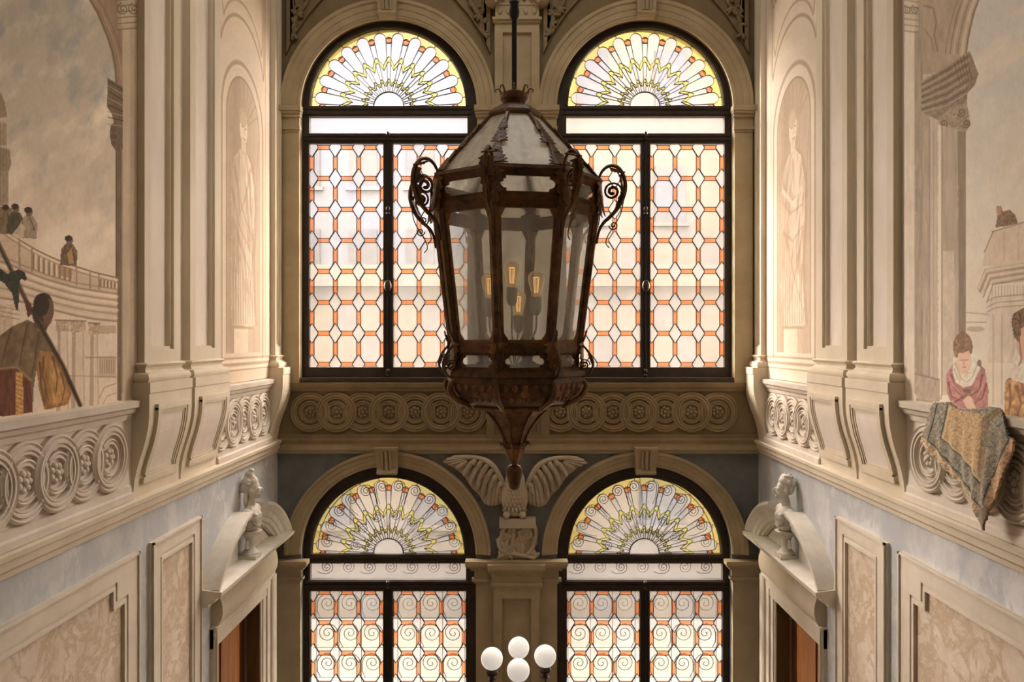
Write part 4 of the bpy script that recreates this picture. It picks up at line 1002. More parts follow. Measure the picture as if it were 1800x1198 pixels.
# ------------------------------------------------------------------ frescoes: flat paintings on the side walls
def vnoise(x, y, seed=0):
    g = np.random.RandomState(seed).rand(64, 64)
    xi = np.floor(x).astype(int); yi = np.floor(y).astype(int); fx = x-xi; fy = y-yi
    fx = fx*fx*(3-2*fx); fy = fy*fy*(3-2*fy)
    a = g[xi % 64, yi % 64]; b = g[(xi+1) % 64, yi % 64]; c = g[xi % 64, (yi+1) % 64]; d = g[(xi+1) % 64, (yi+1) % 64]
    return (a*(1-fx)+b*fx)*(1-fy)+(c*(1-fx)+d*fx)*fy
def fbm(x, y, seed=0, o=5):
    s = 0; t = 0; a = 1.0
    for k in range(o):
        s = s+a*vnoise(x*2**k+17*k, y*2**k+31*k, seed+k); t += a; a *= .55
    return s/t
class Canvas:
    """a painted surface on a side wall, sampled on a fine grid; U,V are the photo columns/rows of each grid point"""
    def __init__(s, side, y0, y1, z0, z1, ny, nz, p):
        s.side, s.p = side, p
        s.ny, s.nz = ny, nz
        y = np.linspace(y0, y1, ny); z = np.linspace(z0, z1, nz)
        s.Y, s.Z = np.meshgrid(y, z)
        s.U = CX+side*(XW[side]-p)*F/s.Y; s.V = CY-s.Z*F/s.Y
        s.C = np.zeros((nz, ny, 3)); s.A = s.Y; s.B = s.Z; s.photo()
    def photo(s): s.A, s.B, s.k = s.U, s.V, 1.0
    def wall(s): s.A, s.B, s.k = s.Y, s.Z, .0065
    def mask(s, pts, jit=0.15):
        pts = np.array(pts, float); j = jit*s.k
        a = s.A+(fbm(s.A/s.k/5, s.B/s.k/5, 3, 3)-.5)*4*j; b = s.B+(fbm(s.A/s.k/5+9, s.B/s.k/5, 7, 3)-.5)*4*j
        bb = (a >= pts[:, 0].min()) & (a <= pts[:, 0].max()) & (b >= pts[:, 1].min()) & (b <= pts[:, 1].max())
        m = np.zeros(a.shape, bool)
        if not bb.any(): return m
        x, y = a[bb], b[bb]; r = np.zeros(x.shape, bool)
        for i in range(len(pts)):
            (x0, y0), (x1, y1) = pts[i-1], pts[i]
            if y0 == y1: continue
            r ^= ((y0 > y) != (y1 > y)) & (x < (x1-x0)*(y-y0)/(y1-y0)+x0)
        m[bb] = r; return m
    def put(s, m, col, a=1.0, tex=0.0, tf=(4, 9), seed=1):
        if not m.any(): return m
        col = np.array(col, float)
        c = np.broadcast_to(col, (m.sum(), 3))
        if tex:
            n = fbm(s.A[m]/s.k/tf[0], s.B[m]/s.k/tf[1], seed, 4)[:, None]; c = c*(1+tex*(n-.5)*2)
        al = a[m][:, None] if hasattr(a, 'shape') else a
        s.C[m] = s.C[m]*(1-al)+c*al; return m
    def poly(s, pts, col, a=1.0, tex=.0, tf=(4, 9), jit=.15, seed=1): return s.put(s.mask(pts, jit), col, a, tex, tf, seed)
    def ell(s, c, r, col, a=1.0, rot=0, tex=0, soft=0):
        x, y = s.A-c[0], s.B-c[1]; ca, sa = math.cos(rot), math.sin(rot)
        d = ((x*ca+y*sa)/r[0])**2+((-x*sa+y*ca)/r[1])**2
        m = d < 1
        if soft: return s.put(m, col, np.clip((1-np.sqrt(np.maximum(d, 0)))/soft, 0, 1)*a, tex)
        return s.put(m, col, a, tex)
    def line(s, pts, w, col, a=1.0, w1=None):
        best = np.full(s.A.shape, 1e9); n = len(pts)-1
        for i in range(n):
            (x0, y0), (x1, y1) = pts[i], pts[i+1]
            dx, dy = x1-x0, y1-y0; L2 = dx*dx+dy*dy+1e-12
            t = np.clip(((s.A-x0)*dx+(s.B-y0)*dy)/L2, 0, 1)
            d = np.hypot(s.A-x0-t*dx, s.B-y0-t*dy)
            ww = w if w1 is None else w+(w1-w)*(i+t)/n
            best = np.minimum(best, d/(ww/2))
        m = best < 1.6
        return s.put(m, col, np.clip((1.6-best)/1.0, 0, 1)*a)
    def finish(s, name, label, cat, mat, gain, keep=None, parent=None, thick=None, bulge=None):
        c = np.clip(s.C, 0, 255)/255
        lin = np.where(c < .04045, c/12.92, ((c+.055)/1.055)**2.4)*gain
        lum = (lin*np.array((.2126, .7152, .0722))).sum(-1, keepdims=True)
        lin = np.clip(lum+(lin-lum)*.78, 0, .86)
        P = s.p+(bulge if bulge is not None else 0*s.Y)
        co = np.stack([s.side*(XW[s.side]-P), s.Y, s.Z+Z0], -1).reshape(-1, 3)
        idx = np.arange(s.nz*s.ny).reshape(s.nz, s.ny)
        q = np.stack([idx[:-1, :-1], idx[:-1, 1:], idx[1:, 1:], idx[1:, :-1]], -1).reshape(-1, 4)
        if s.side > 0: q = q[:, ::-1]
        lin = lin.reshape(-1, 3)
        if keep is not None:
            k = keep.reshape(-1); q = q[k[q].all(1)]
            used = np.unique(q); re = np.full(len(k), -1); re[used] = np.arange(len(used)); q = re[q]; co = co[used]; lin = lin[used]
        org = np.array([co[:, 0].mean(), co[:, 1].mean(), co[:, 2].min()])
        me = bpy.data.meshes.new(name)
        me.vertices.add(len(co)); me.vertices.foreach_set('co', (co-org).astype(np.float32).ravel())
        me.loops.add(q.size); me.loops.foreach_set('vertex_index', q.astype(np.int32).ravel())
        me.polygons.add(len(q)); me.polygons.foreach_set('loop_start', np.arange(0, q.size, 4, dtype=np.int32))
        me.update(calc_edges=True); me.validate()
        at = me.color_attributes.new('Col', 'FLOAT_COLOR', 'POINT')
        at.data.foreach_set('color', np.concatenate([lin, np.ones((len(lin), 1))], 1).astype(np.float32).ravel())
        me.materials.append(mat)
        o = link(name, me, None, org)
        md = o.modifiers.new('thickness', 'SOLIDIFY'); md.thickness = thick or s.p*.9; md.offset = -1
        return tag(o, label, cat)
def mottle(cv, amt=.05, seed=5):
    n = fbm(cv.U/22, cv.V/30, seed, 5); n2 = fbm(cv.U/2.5, cv.V/7, seed+9, 3)
    cv.C *= (1+amt*(n-.5)*2+amt*.6*(n2-.5)*2)[..., None]
def painted_capital(cv, x0, x1, y0, y1, d, l, f=1):
    cv.poly(rect(x0, x1, y0, y1), l, .6)
    for k in range(7):
        y = y0+(y1-y0)*k/6; cv.line([(x0, y), (x1, y-f*3)], 2.0, d, .55)
    for x in (x0+(x1-x0)*.25, x0+(x1-x0)*.8):
        cv.line(spiral((x, y0+(y1-y0)*.42), 1, (x1-x0)*.3, 0, 1.7, 26), 1.8, d, .75)
def folds(cv, pts_list, w, dk, a):
    for p in pts_list: cv.line(p, w, dk, a, w*.4)
GAIN = 1.25

# ---- mural with the man carrying a halberd
cv = Canvas(-1, 4.25, 6.352, -.485, 3.3, 250, 860, .012)
U, V = cv.U, cv.V
t = np.clip(V/420, 0, 1)[..., None]
cv.C[:] = np.array((158, 146, 124))*(1-t)+np.array((206, 184, 154))*t
n = fbm(U/60+.01*V, V/85, 2, 5); n2 = fbm(U/32+3, V/50+.015*U, 8, 5)
cl = np.clip((n-.42)*4, 0, 1)[..., None]; cv.C = cv.C*(1-.75*cl)+np.array((222, 202, 172))*.75*cl
dk = np.clip((n2-.52)*5, 0, 1)[..., None]*np.clip(1.2-V/420, 0, 1)[..., None]; cv.C = cv.C*(1-.7*dk)+np.array((138, 137, 128))*.7*dk
# dome tower at the left edge
for pts, c in (([(-26, 160), (2, 163), (9, 182), (12, 205), (-26, 210)], (140, 116, 84)), ([(-26, 205), (10, 215), (12, 255), (-26, 255)], (166, 140, 106)), ([(-26, 255), (17, 262), (20, 288), (16, 300), (-26, 300)], (150, 126, 94)), ([(-26, 300), (15, 300), (15, 362), (-26, 362)], (160, 136, 102)), ([(-26, 360), (22, 366), (22, 400), (-26, 400)], (132, 108, 78))):
    cv.poly(pts, c, 1, .12, (3, 5))
for x in (1, 6, 11): cv.line([(x, 218), (x, 355)], 1.4, (112, 90, 62), .5)
# painted arch, column strip and capital at the right edge of the sky
arc_in = [(150, -40), (158, 0), (170, 20), (180, 43), (190, 68), (197, 90), (202, 115), (204, 140), (206, 270)]
cv.poly(arc_in+[(222, 270), (222, -40)], (140, 112, 80), 1, .10, (6, 20))
cv.line(arc_in, 3, (104, 82, 56), .8)
cv.line([(x+9, y) for x, y in arc_in[:-1]], 1.6, (170, 140, 104), .7)
cv.line([(x+16, y) for x, y in arc_in[:-2]], 1.6, (108, 84, 58), .6)
cv.poly(rect(203, 214, 258, 704), (112, 92, 66), 1, .12, (3, 30)); cv.line([(204, 262), (204, 700)], 1.6, (84, 66, 44), .8)
cv.poly(rect(214, 245, -60, 720), (176, 154, 122), 1, .06, (4, 60)); cv.line([(215, 45), (215, 690)], 1.5, (130, 108, 80), .7); cv.line([(232, 45), (232, 700)], 6, (150, 128, 98), .5)
painted_capital(cv, 207, 243, -10, 52, (94, 74, 50), (164, 142, 110))
ent = [(189, 137), (192, 138), (216, 153), (216, 262), (203, 264), (196, 254), (193, 240), (194, 222), (200, 214), (197, 202), (188, 188)]
cv.poly(ent, (110, 90, 64), 1, .15, (4, 6))
for k, (ya, yb) in enumerate(((142, 158), (150, 166), (160, 176), (172, 186), (184, 196), (196, 204), (206, 212), (218, 222))): cv.line([(190, ya), (216, yb)], 1.7, (76, 58, 38) if k % 2 == 0 else (156, 132, 98), .75)
for y in (228, 240, 252): cv.line(spiral((199, y), 1, 5, 0, 1.2, 14), 1.4, (72, 56, 36), .7)
# rotunda: balustrade, entablature, colonnade
def curve(dy, k=1.0): return [(-110, 305+dy), (-30, 372+dy), (0, 398+dy), (20, 411+dy), (40, 424+dy), (60, 436+dy), (80, 446+dy), (100, 455+dy), (133, 467+dy), (165, 477+dy), (206, 487+dy)]
def bandp(d0, d1, col, a=1, tex=.05): cv.poly(curve(d0)+curve(d1)[::-1], col, a, tex, (9, 3))
def lerp(d0, d1, f): return [(x0, y0+(y1-y0)*f) for (x0, y0), (x1, y1) in zip(d0, d1)]
low = [(-110, 396), (-30, 440), (0, 456), (20, 463), (40, 472), (60, 480), (80, 488), (100, 494), (133, 503), (165, 508), (206, 514)]
lw2 = [(-110, 506), (-30, 520), (0, 525), (20, 528), (40, 532), (60, 537), (80, 542), (100, 548), (133, 556), (165, 562), (206, 566)]
cv.poly(low+[(206, 730), (-110, 730)], (206, 184, 156), 1, .05)
cv.poly(curve(0)+low[::-1], (192, 166, 132), 1, .06, (9, 4))
cv.poly(low+lw2[::-1], (198, 172, 140), 1, .05, (20, 3))
for f, c, w in ((.04, (128, 104, 76), 2.5), (.14, (222, 200, 168), 4), (.26, (150, 126, 96), 3), (.36, (216, 194, 162), 4), (.50, (140, 116, 88), 3.5), (.60, (214, 190, 158), 5), (.72, (156, 132, 102), 3), (.86, (210, 188, 156), 3), (.97, (132, 108, 80), 3)):
    cv.line(lerp(low, lw2, f), w, c, .7)
cv.line(curve(1), 2.2, (120, 96, 68), .9); cv.line(curve(5), 3.5, (214, 190, 156), .8); cv.line(curve(9), 1.6, (138, 112, 82), .8); cv.line([(x, y-6) for x, y in low], 2.2, (150, 124, 94), .8)
def cyv(x): return float(np.interp(x, [q[0] for q in curve(0)], [q[1] for q in curve(0)]))
def lyv(x): return float(np.interp(x, [q[0] for q in low], [q[1] for q in low]))
for x in list(np.arange(59, 132, 9.2))+list(np.arange(177, 206, 6.2)):
    cv.line([(x, cyv(x)+12), (x, lyv(x)-8)], 3.6, (126, 100, 70), .85); cv.line([(x+3.4, cyv(x)+12), (x+3.4, lyv(x)-8)], 2.6, (216, 192, 158), .8)
for x0, x1 in ((32, 36), (54, 57), (133, 136), (157, 160), (172, 175)): cv.poly([(x0, cyv(x0)), (x1, cyv(x1)), (x1, lyv(x1)), (x0, lyv(x0))], (146, 120, 90), .8)
for x0, x1, yt in ((98, 122, 562), (124, 150, 563), (156, 175, 567)):
    cv.poly([(x0+3, yt+20), (x1-3, yt+20), (x1-1, 722), (x0+1, 722)], (204, 180, 148), 1, .06, (3, 40))
    cv.poly([(x0+3, yt+20), (x0+9, yt+20), (x0+8, 722), (x0+1, 722)], (158, 132, 102), .75); cv.line([(x1-4, yt+20), (x1-2, 720)], 2.2, (172, 146, 116), .7)
    cv.poly(rect(x0, x1, yt, yt+20), (172, 146, 114), 1, .3, (3, 3)); cv.line([(x0-1, yt), (x1+1, yt+1)], 2, (120, 96, 68), .8)
cv.poly(rect(174, 204, 572, 586), (170, 144, 112), .8)
cv.poly(rect(174, 204, 626, 664), (186, 160, 128), 1)
for x in np.arange(176, 203, 4): cv.line([(x, 632), (x, 656)], 1.6, (140, 116, 88), .7)
cv.line([(150, 628), (204, 628)], 2, (138, 112, 84), .7); cv.line([(120, 660), (204, 662)], 1.6, (150, 124, 96), .7)
cv.line([(174, 700), (184, 680), (204, 674)], 2, (140, 116, 90), .6); cv.line([(178, 716), (188, 696), (204, 690)], 1.4, (140, 116, 90), .6)
cv.poly([(-20, 535), (24, 535), (22, 600), (-20, 600)], (186, 160, 128), .8, .2, (4, 4))
for y in (540, 548, 556): cv.line([(-10, y-3), (34, y+5)], 1.6, (140, 114, 84), .7)
# spectators leaning over
def small(x, y, h, robe, skin=(120, 92, 62)):
    cv.poly([(x-h*.30, y+h*.95), (x-h*.26, y+h*.42), (x-h*.10, y+h*.22), (x+h*.14, y+h*.24), (x+h*.30, y+h*.5), (x+h*.26, y+h)], robe, 1, .25, (3, 6))
    cv.ell((x+h*.02, y+h*.12), (h*.12, h*.15), skin); cv.ell((x-h*.01, y+h*.05), (h*.13, h*.10), (66, 50, 32))
    cv.line([(x+h*.05, y+h*.3), (x+h*.2, y+h*.7)], 2, (70, 54, 34), .6)
small(10, 362, 50, (120, 98, 66)); small(27, 360, 52, (84, 76, 50)); small(50, 366, 54, (150, 128, 96)); small(121, 416, 52, (112, 88, 56))
cv.poly([(38, 392), (26, 405), (18, 416), (40, 420), (44, 400)], (196, 172, 138), .8); cv.poly([(126, 436), (130, 462), (122, 464), (117, 446)], (176, 132, 62), .9)
cv.poly([(103, 468), (128, 472), (126, 490), (104, 484)], (150, 108, 62), .6)
# the guard with the halberd
Lp = lambda x, y: (x/3.07, 350+y/3.07)
PL = lambda q: [Lp(*z) for z in q]
cv.poly(PL([(-150, 1180), (-150, 860), (-110, 800), (0, 735), (60, 688), (150, 650), (230, 690), (290, 790), (292, 840), (205, 870), (182, 1020), (175, 1150)]), (112, 88, 54), 1, .22, (7, 12), seed=4)
cv.poly(PL([(-150, 960), (-10, 915), (90, 912), (165, 985), (178, 1150), (-140, 1190)]), (104, 56, 32), 1, .3, (4, 14), seed=6)
cv.poly(PL([(86, 930), (122, 936), (128, 1160), (84, 1165)]), (188, 138, 52), 1, .3, (2, 3))
for k in range(9): cv.line(PL([(88, 950+k*24), (122, 964+k*24)]), 1.3, (116, 76, 26), .8)
cv.poly(PL([(212, 815), (290, 825), (330, 905), (372, 985), (386, 1045), (368, 1106), (300, 1125), (240, 1134), (212, 1030), (196, 920)]), (146, 100, 36), 1, .3, (4, 16), seed=9)
cv.poly(PL([(262, 860), (300, 880), (352, 990), (370, 1050), (340, 1100), (290, 1100), (268, 1000)]), (186, 136, 52), .75, .3, (3, 12))
folds(cv, [PL(q) for q in ([(235, 850), (230, 950), (262, 1090)], [(285, 850), (310, 960), (300, 1060)], [(215, 880), (222, 1010), (240, 1110)], [(330, 940), (350, 1020), (330, 1100)])], 3, (84, 54, 18), .7)
folds(cv, [PL(q) for q in ([(60, 700), (30, 800), (10, 905)], [(150, 670), (120, 800), (105, 900)], [(210, 720), (190, 860), (170, 960)], [(40, 960), (30, 1150)], [(140, 980), (150, 1140)])], 3.5, (72, 54, 30), .6)
cv.line(PL([(0, 915), (90, 905), (165, 975)]), 4, (150, 116, 66), .8)
cv.ell(Lp(232, 600), (18.5, 31), (66, 50, 32), 1, .12); cv.ell(Lp(262, 610), (9, 24), (112, 80, 50), .9, .1); cv.ell(Lp(222, 570), (14, 20), (52, 40, 26), .9)
cv.poly(PL([(200, 640), (262, 680), (250, 710), (180, 690)]), (92, 68, 44))
cv.line(PL([(-40, 170), (0, 258), (60, 380), (140, 545), (240, 720), (340, 900), (432, 1110)]), 6.5, (64, 46, 30))
cv.line(PL([(-40, 160), (0, 250), (60, 372), (140, 538)]), 1.6, (120, 96, 64), .7)
cv.poly(PL([(-30, 350), (40, 402), (100, 378), (132, 392), (146, 425), (138, 440), (112, 428), (100, 470), (104, 540), (96, 600), (84, 595), (66, 510), (24, 455), (-30, 420)]), (58, 58, 42), 1, .3, (3, 4))
cv.poly(PL([(132, 550), (165, 560), (170, 620), (150, 640)]), (92, 44, 26))
mottle(cv, .05)
cv.finish('mural', 'mural of a man seen from behind carrying a halberd before a rotunda', 'painting', M['paint'], GAIN)

# ---- mural with the seated girl
cv = Canvas(1, 4.25, 6.30, -.60, 3.3, 250, 860, .012)
U, V = cv.U, cv.V
t = np.clip(V/500, 0, 1)[..., None]
cv.C[:] = np.array((196, 190, 176))*(1-t)+np.array((218, 204, 180))*t
n = fbm(U/70+.02*V, V/95, 12, 5); cl = np.clip((n-.45)*4, 0, 1)[..., None]; cv.C = cv.C*(1-.55*cl)+np.array((224, 204, 172))*.55*cl
n2 = fbm(U/40, V/60, 18, 5); dk = np.clip((n2-.55)*5, 0, 1)[..., None]; cv.C = cv.C*(1-.3*dk)+np.array((186, 184, 176))*.3*dk
Zt = lambda x, y: (1300+x/2.996, y/2.996)
ZT_ = lambda q: [Zt(*z) for z in q]
Rb = lambda x, y: (1590+x/2.924, 330+y/2.924)
RB_ = lambda q: [Rb(*z) for z in q]
# painted pier on the left with arch, cornice and column
edge = [(1735, -60), (1722, 0), (1714, 22), (1708, 46), (1703, 70), (1700, 95)]
cv.poly([(1600, -60)]+edge+[(1690, 100), (1622, 140), (1600, 150)], (172, 150, 122), 1, .08, (6, 20))
for d_, c, w in ((2, (120, 98, 74), 2.2), (9, (206, 186, 158), 5), (17, (128, 106, 82), 1.6), (24, (196, 174, 146), 2.5), (30, (124, 102, 78), 1.6), (38, (140, 118, 92), 1.6)):
    cv.line([(x-d_, y) for x, y in edge], w, c, .75)
cv.line([(1624, 10), (1640, 14), (1646, 40), (1642, 60), (1648, 90)], 3, (134, 112, 86), .6); cv.line([(1624, 50), (1636, 66), (1642, 92)], 1.6, (134, 112, 86), .7)
cv.poly(rect(1618, 1656, 130, 702), (190, 172, 146), 1, .08, (3, 60))
cv.poly(rect(1585, 1609, -60, 720), (206, 190, 166), 1, .05, (4, 60)); cv.line([(1608, 50), (1608, 690)], 1.5, (160, 140, 114), .7)
cv.poly(rect(1609, 1622, 20, 694), (160, 142, 118), 1, .12, (3, 40))
cv.poly(rect(1622, 1634, 200, 694), (172, 154, 130), 1, .12, (3, 40)); cv.line([(1634, 210), (1634, 690)], 1.4, (132, 112, 90), .6); cv.line([(1641, 230), (1641, 690)], 2.5, (170, 150, 124), .6)
painted_capital(cv, 1588, 1614, -10, 54, (118, 98, 72), (202, 184, 158), -1)
cv.poly(ZT_([(960, 425), (1090, 345), (1212, 266), (1258, 388), (1238, 450), (1200, 490), (1192, 600), (1060, 640), (1000, 610), (960, 590)]), (142, 122, 98), 1, .14, (4, 6))
for k in range(11):
    f = k/10; cv.line(ZT_([(960, 430+160*f), (1090, 350+205*f), (1212-14*f, 270+220*f)]), 1.8, (100, 82, 60) if k % 2 else (190, 168, 140), .7)
for k in range(5): cv.line(ZT_([(1130+k*16, 330-k*14), (1165+k*14, 450-k*8)]), 1.5, (104, 86, 64), .6)
cv.poly(ZT_([(1045, 625), (1120, 560), (1198, 540), (1216, 655), (1192, 695), (1062, 690)]), (158, 138, 112), 1, .2, (3, 3))
for q in ((1194, 650), (1168, 590), (1075, 650)): cv.line(spiral(Zt(*q), 1.5, 8, 0, 1.4, 20), 2.2, (112, 92, 70), .8)
cv.poly(rect(1649, 1655, 220, 694), (222, 206, 182), .9)
cv.poly(ZT_([(1065, 660), (1190, 690), (1190, 2080), (1065, 2080)]), (176, 158, 132), 1, .10, (4, 50), seed=5)
cv.poly(ZT_([(1150, 690), (1192, 690), (1192, 2080), (1156, 2080)]), (138, 118, 94), .8, .1, (3, 50)); cv.poly(ZT_([(1070, 1320), (1130, 1320), (1135, 2080), (1068, 2080)]), (204, 186, 160), .75, .08)
cv.line(ZT_([(1065, 660), (1065, 2080)]), 1.6, (128, 108, 84), .7)
cv.poly(RB_([(55, 945), (180, 990), (180, 1100), (60, 1090)]), (168, 150, 126), 1, .1); cv.line(RB_([(58, 955), (178, 985)]), 3, (126, 108, 86), .6); cv.line(RB_([(62, 1090), (140, 1100)]), 3, (134, 116, 94), .7)
# tall building with stepped cornices
cv.poly(RB_([(410, 330), (455, 225), (760, 130), (760, 420), (400, 400)]), (208, 186, 158), 1, .05)
cv.line(RB_([(450, 226), (614, 176), (760, 130)]), 2.4, (160, 136, 108), .8); cv.line(RB_([(410, 330), (455, 225)]), 2, (150, 126, 98), .8)
for x in (512, 585): cv.line(RB_([(x, 225), (x, 370)]), 1.2, (176, 152, 124), .7)
cv.poly(RB_([(372, 520), (412, 415), (760, 360), (760, 470), (440, 500), (400, 550)]), (196, 174, 146), 1, .06)
for k in range(7): cv.line(RB_([(378+k*9, 520+k*14), (420+k*7, 425+k*14), (760, 372+k*14)]), 1.8, (140, 118, 92) if k % 2 else (226, 208, 182), .7)
cv.poly(RB_([(440, 560), (760, 520), (760, 900), (430, 900)]), (210, 192, 166), 1, .06, (4, 40))
for x in range(450, 620, 16): cv.line(RB_([(x, 500), (x, 555)]), 1.2, (160, 138, 112), .6)
for y in (560, 590, 615): cv.line(RB_([(425, y+22), (470, y), (700, y-20)]), 1.7, (160, 138, 112), .7)
for x in (455, 500, 560): cv.line(RB_([(x, 650), (x, 1110)]), 2.2, (176, 156, 130), .6)
cv.line(RB_([(320, 640), (430, 650)]), 2.2, (176, 156, 130), .7); cv.line(RB_([(320, 690), (420, 690)]), 2.2, (170, 150, 124), .7); cv.ell(Rb(365, 725), (16, 5), (184, 162, 136), .8)
cv.poly(RB_([(468, 205), (478, 140), (472, 95), (495, 92), (505, 120), (540, 112), (570, 140), (582, 180), (560, 190)]), (138, 108, 78), 1, .3, (3, 4)); cv.ell(Rb(484, 118), (4.5, 8), (186, 142, 108), .9)
# the girl
cv.poly(RB_([(215, 960), (250, 900), (300, 880), (380, 900), (412, 930), (432, 1040), (430, 1130), (330, 1150), (240, 1110), (218, 1050)]), (184, 126, 116), 1, .18, (5, 5), seed=2)
folds(cv, [RB_(q) for q in ([(240, 960), (262, 1030), (300, 1080)], [(225, 1000), (240, 1070), (290, 1095)], [(400, 960), (385, 1040), (330, 1070)], [(420, 1010), (400, 1080), (350, 1110)], [(260, 1100), (320, 1060)])], 3, (120, 60, 60), .6)
folds(cv, [RB_(q) for q in ([(250, 1010), (290, 1060)], [(405, 1010), (370, 1075)], [(300, 1050), (345, 1050)])], 3.5, (214, 156, 142), .6)
cv.poly(RB_([(300, 1030), (345, 1035), (340, 1055), (300, 1052)]), (132, 104, 84))
cv.poly(RB_([(300, 1090), (330, 1065), (350, 1085), (368, 1140), (330, 1150)]), (222, 184, 154))
cv.poly(RB_([(248, 880), (262, 850), (350, 845), (392, 890), (388, 930), (345, 1015), (300, 1025), (265, 1000), (246, 940)]), (222, 206, 178), 1, .12, (4, 5), seed=7)
folds(cv, [RB_(q) for q in ([(262, 900), (290, 980), (320, 1000)], [(380, 890), (350, 970), (320, 1000)], [(280, 890), (310, 950), (345, 950)], [(255, 930), (285, 1000)])], 2.4, (160, 138, 108), .6)
cv.ell(Rb(305, 890), (13.5, 22), (222, 180, 148)); cv.ell(Rb(300, 815), (17, 25), (142, 108, 74)); cv.ell(Rb(307, 880), (12, 20), (226, 186, 156), .9)
cv.poly(RB_([(256, 860), (262, 780), (300, 742), (340, 775), (348, 850), (330, 835), (300, 850), (272, 845), (262, 875)]), (150, 118, 86), 1, .3, (2, 5))
cv.ell(Rb(298, 752), (4, 6), (140, 106, 74)); cv.line(RB_([(284, 884), (291, 887), (299, 885)]), 1.6, (150, 112, 86), .6); cv.line(RB_([(312, 884), (319, 886), (326, 882)]), 1.6, (150, 112, 86), .6)
cv.line(RB_([(306, 882), (303, 908), (310, 910)]), 1.2, (166, 116, 92), .8); cv.line(RB_([(300, 922), (314, 921)]), 1.8, (186, 116, 100), .8)
cv.ell(Rb(385, 900), (4, 6), (126, 96, 78), .8)
# the woman at the right edge
cv.poly(RB_([(520, 990), (560, 960), (600, 930), (760, 940), (760, 1260), (510, 1260), (512, 1080)]), (198, 148, 92), 1, .35, (5, 7), seed=3)
folds(cv, [RB_(q) for q in ([(540, 1010), (545, 1100), (530, 1190)], [(575, 1020), (600, 1110), (570, 1200)], [(600, 1000), (630, 1130)])], 4, (132, 84, 48), .7)
cv.poly(RB_([(530, 960), (570, 830), (620, 880), (700, 940), (640, 1010), (560, 990)]), (218, 202, 176), 1, .15, (4, 6))
cv.ell(Rb(625, 760), (19, 44), (214, 168, 134)); cv.poly(RB_([(548, 690), (560, 645), (614, 615), (720, 620), (720, 700), (640, 700), (600, 720), (592, 800), (565, 770)]), (128, 96, 66), 1, .4, (3, 4))
cv.line(RB_([(592, 800), (600, 880), (590, 910)]), 2.5, (150, 106, 76), .8)
mottle(cv, .045, 8)
cv.finish('mural', 'mural of a seated girl in a pink dress and a woman beside her', 'painting', M['paint'], GAIN)

# ---- carpet hanging over the balustrade on the girl's side
cv = Canvas(1, 4.55, 6.15, -1.75, -.30, 190, 200, .11)
Cp = lambda x, y: (1590+x/4.276, 680+y/4.276)
CP_ = lambda q: [Cp(*z) for z in q]
outl = CP_([(210, 112), (330, 108), (420, 165), (560, 160), (640, 142), (720, 160), (738, 185), (765, 300), (790, 370), (828, 402), (790, 560), (745, 730), (690, 910), (650, 1092), (602, 1010), (575, 950), (480, 780), (330, 650), (220, 560), (112, 420), (118, 370), (150, 290), (190, 165)])
keep = cv.mask(outl, .8)
n = fbm(cv.U/3, cv.V/3, 4, 3); n2 = fbm(cv.U/2.2+5, cv.V/2.6, 14, 3); n3 = fbm(cv.U/1.8+11, cv.V/2+3, 24, 2)
def speckle(base, alts):
    c = np.broadcast_to(np.array(base, float), cv.C.shape).copy()
    for nn, th, col in alts: m = nn > th; c[m] = c[m]*.5+np.array(col)*.5
    return c
cv.C[:] = speckle((134, 130, 112), ((n, .56, (186, 178, 150)), (n2, .62, (66, 72, 74)), (n3, .66, (170, 120, 70))))
field = cv.mask(CP_([(330, 130), (420, 175), (560, 200), (640, 240), (600, 330), (610, 690), (270, 380)]), .8)
cv.C[field] = speckle((190, 158, 96), ((n, .57, (206, 190, 160)), (n2, .60, (128, 112, 96)), (n3, .64, (172, 104, 84))))[field]
fold_ = cv.mask(CP_([(590, 230), (700, 160), (735, 180), (650, 260), (640, 700), (620, 900), (590, 700)]), .8)
cv.C[fold_] = speckle((132, 110, 78), ((n, .6, (164, 140, 100)), (n2, .62, (84, 72, 56))))[fold_]
for pts, w, c in (([(245, 130), (180, 400), (420, 660), (620, 900)], 1.8, (48, 52, 54)), ([(325, 130), (275, 380), (470, 560), (620, 730)], 1.8, (48, 52, 54)), ([(340, 140), (290, 385), (480, 560), (610, 700)], 1.6, (214, 190, 140)),
                  ([(790, 380), (700, 640), (650, 870)], 1.8, (48, 52, 54)), ([(738, 190), (780, 380)], 1.5, (60, 62, 60))): cv.line(CP_(pts), w, c, .85)
edge_ = cv.mask(CP_([(112, 420), (118, 370), (190, 420), (420, 690), (620, 920), (650, 1092), (575, 950), (330, 650)]), .5)
cv.C[edge_] = speckle((204, 178, 130), ((n, .57, (112, 92, 66)), (n2, .6, (86, 88, 84)), (n3, .62, (196, 130, 78))))[edge_]
rb = cv.mask(CP_([(790, 390), (828, 402), (745, 730), (690, 910), (650, 1092), (640, 1000), (690, 690)]), .5)
cv.C[rb] = speckle((200, 158, 110), ((n, .57, (150, 100, 84)), (n2, .6, (120, 104, 84)), (n3, .64, (222, 184, 120))))[rb]
tip = cv.mask(CP_([(575, 950), (620, 900), (690, 900), (650, 1092), (602, 1010)]), .4); cv.C[tip] = cv.C[tip]*.3+np.array((118, 108, 88))*.7
dx = (cv.U-Cp(620, 0)[0])/30
bulge = .05*np.exp(-dx*dx)*np.clip((-.45-cv.Z)/.5, 0, 1)+.008*np.sin(cv.U/3.5)*np.clip((-.5-cv.Z)/.3, 0, 1)
cv.finish('carpet', 'patterned oriental carpet draped over the balustrade in front of the seated girl', 'carpet', M['woven'], GAIN, keep, None, .014, bulge)

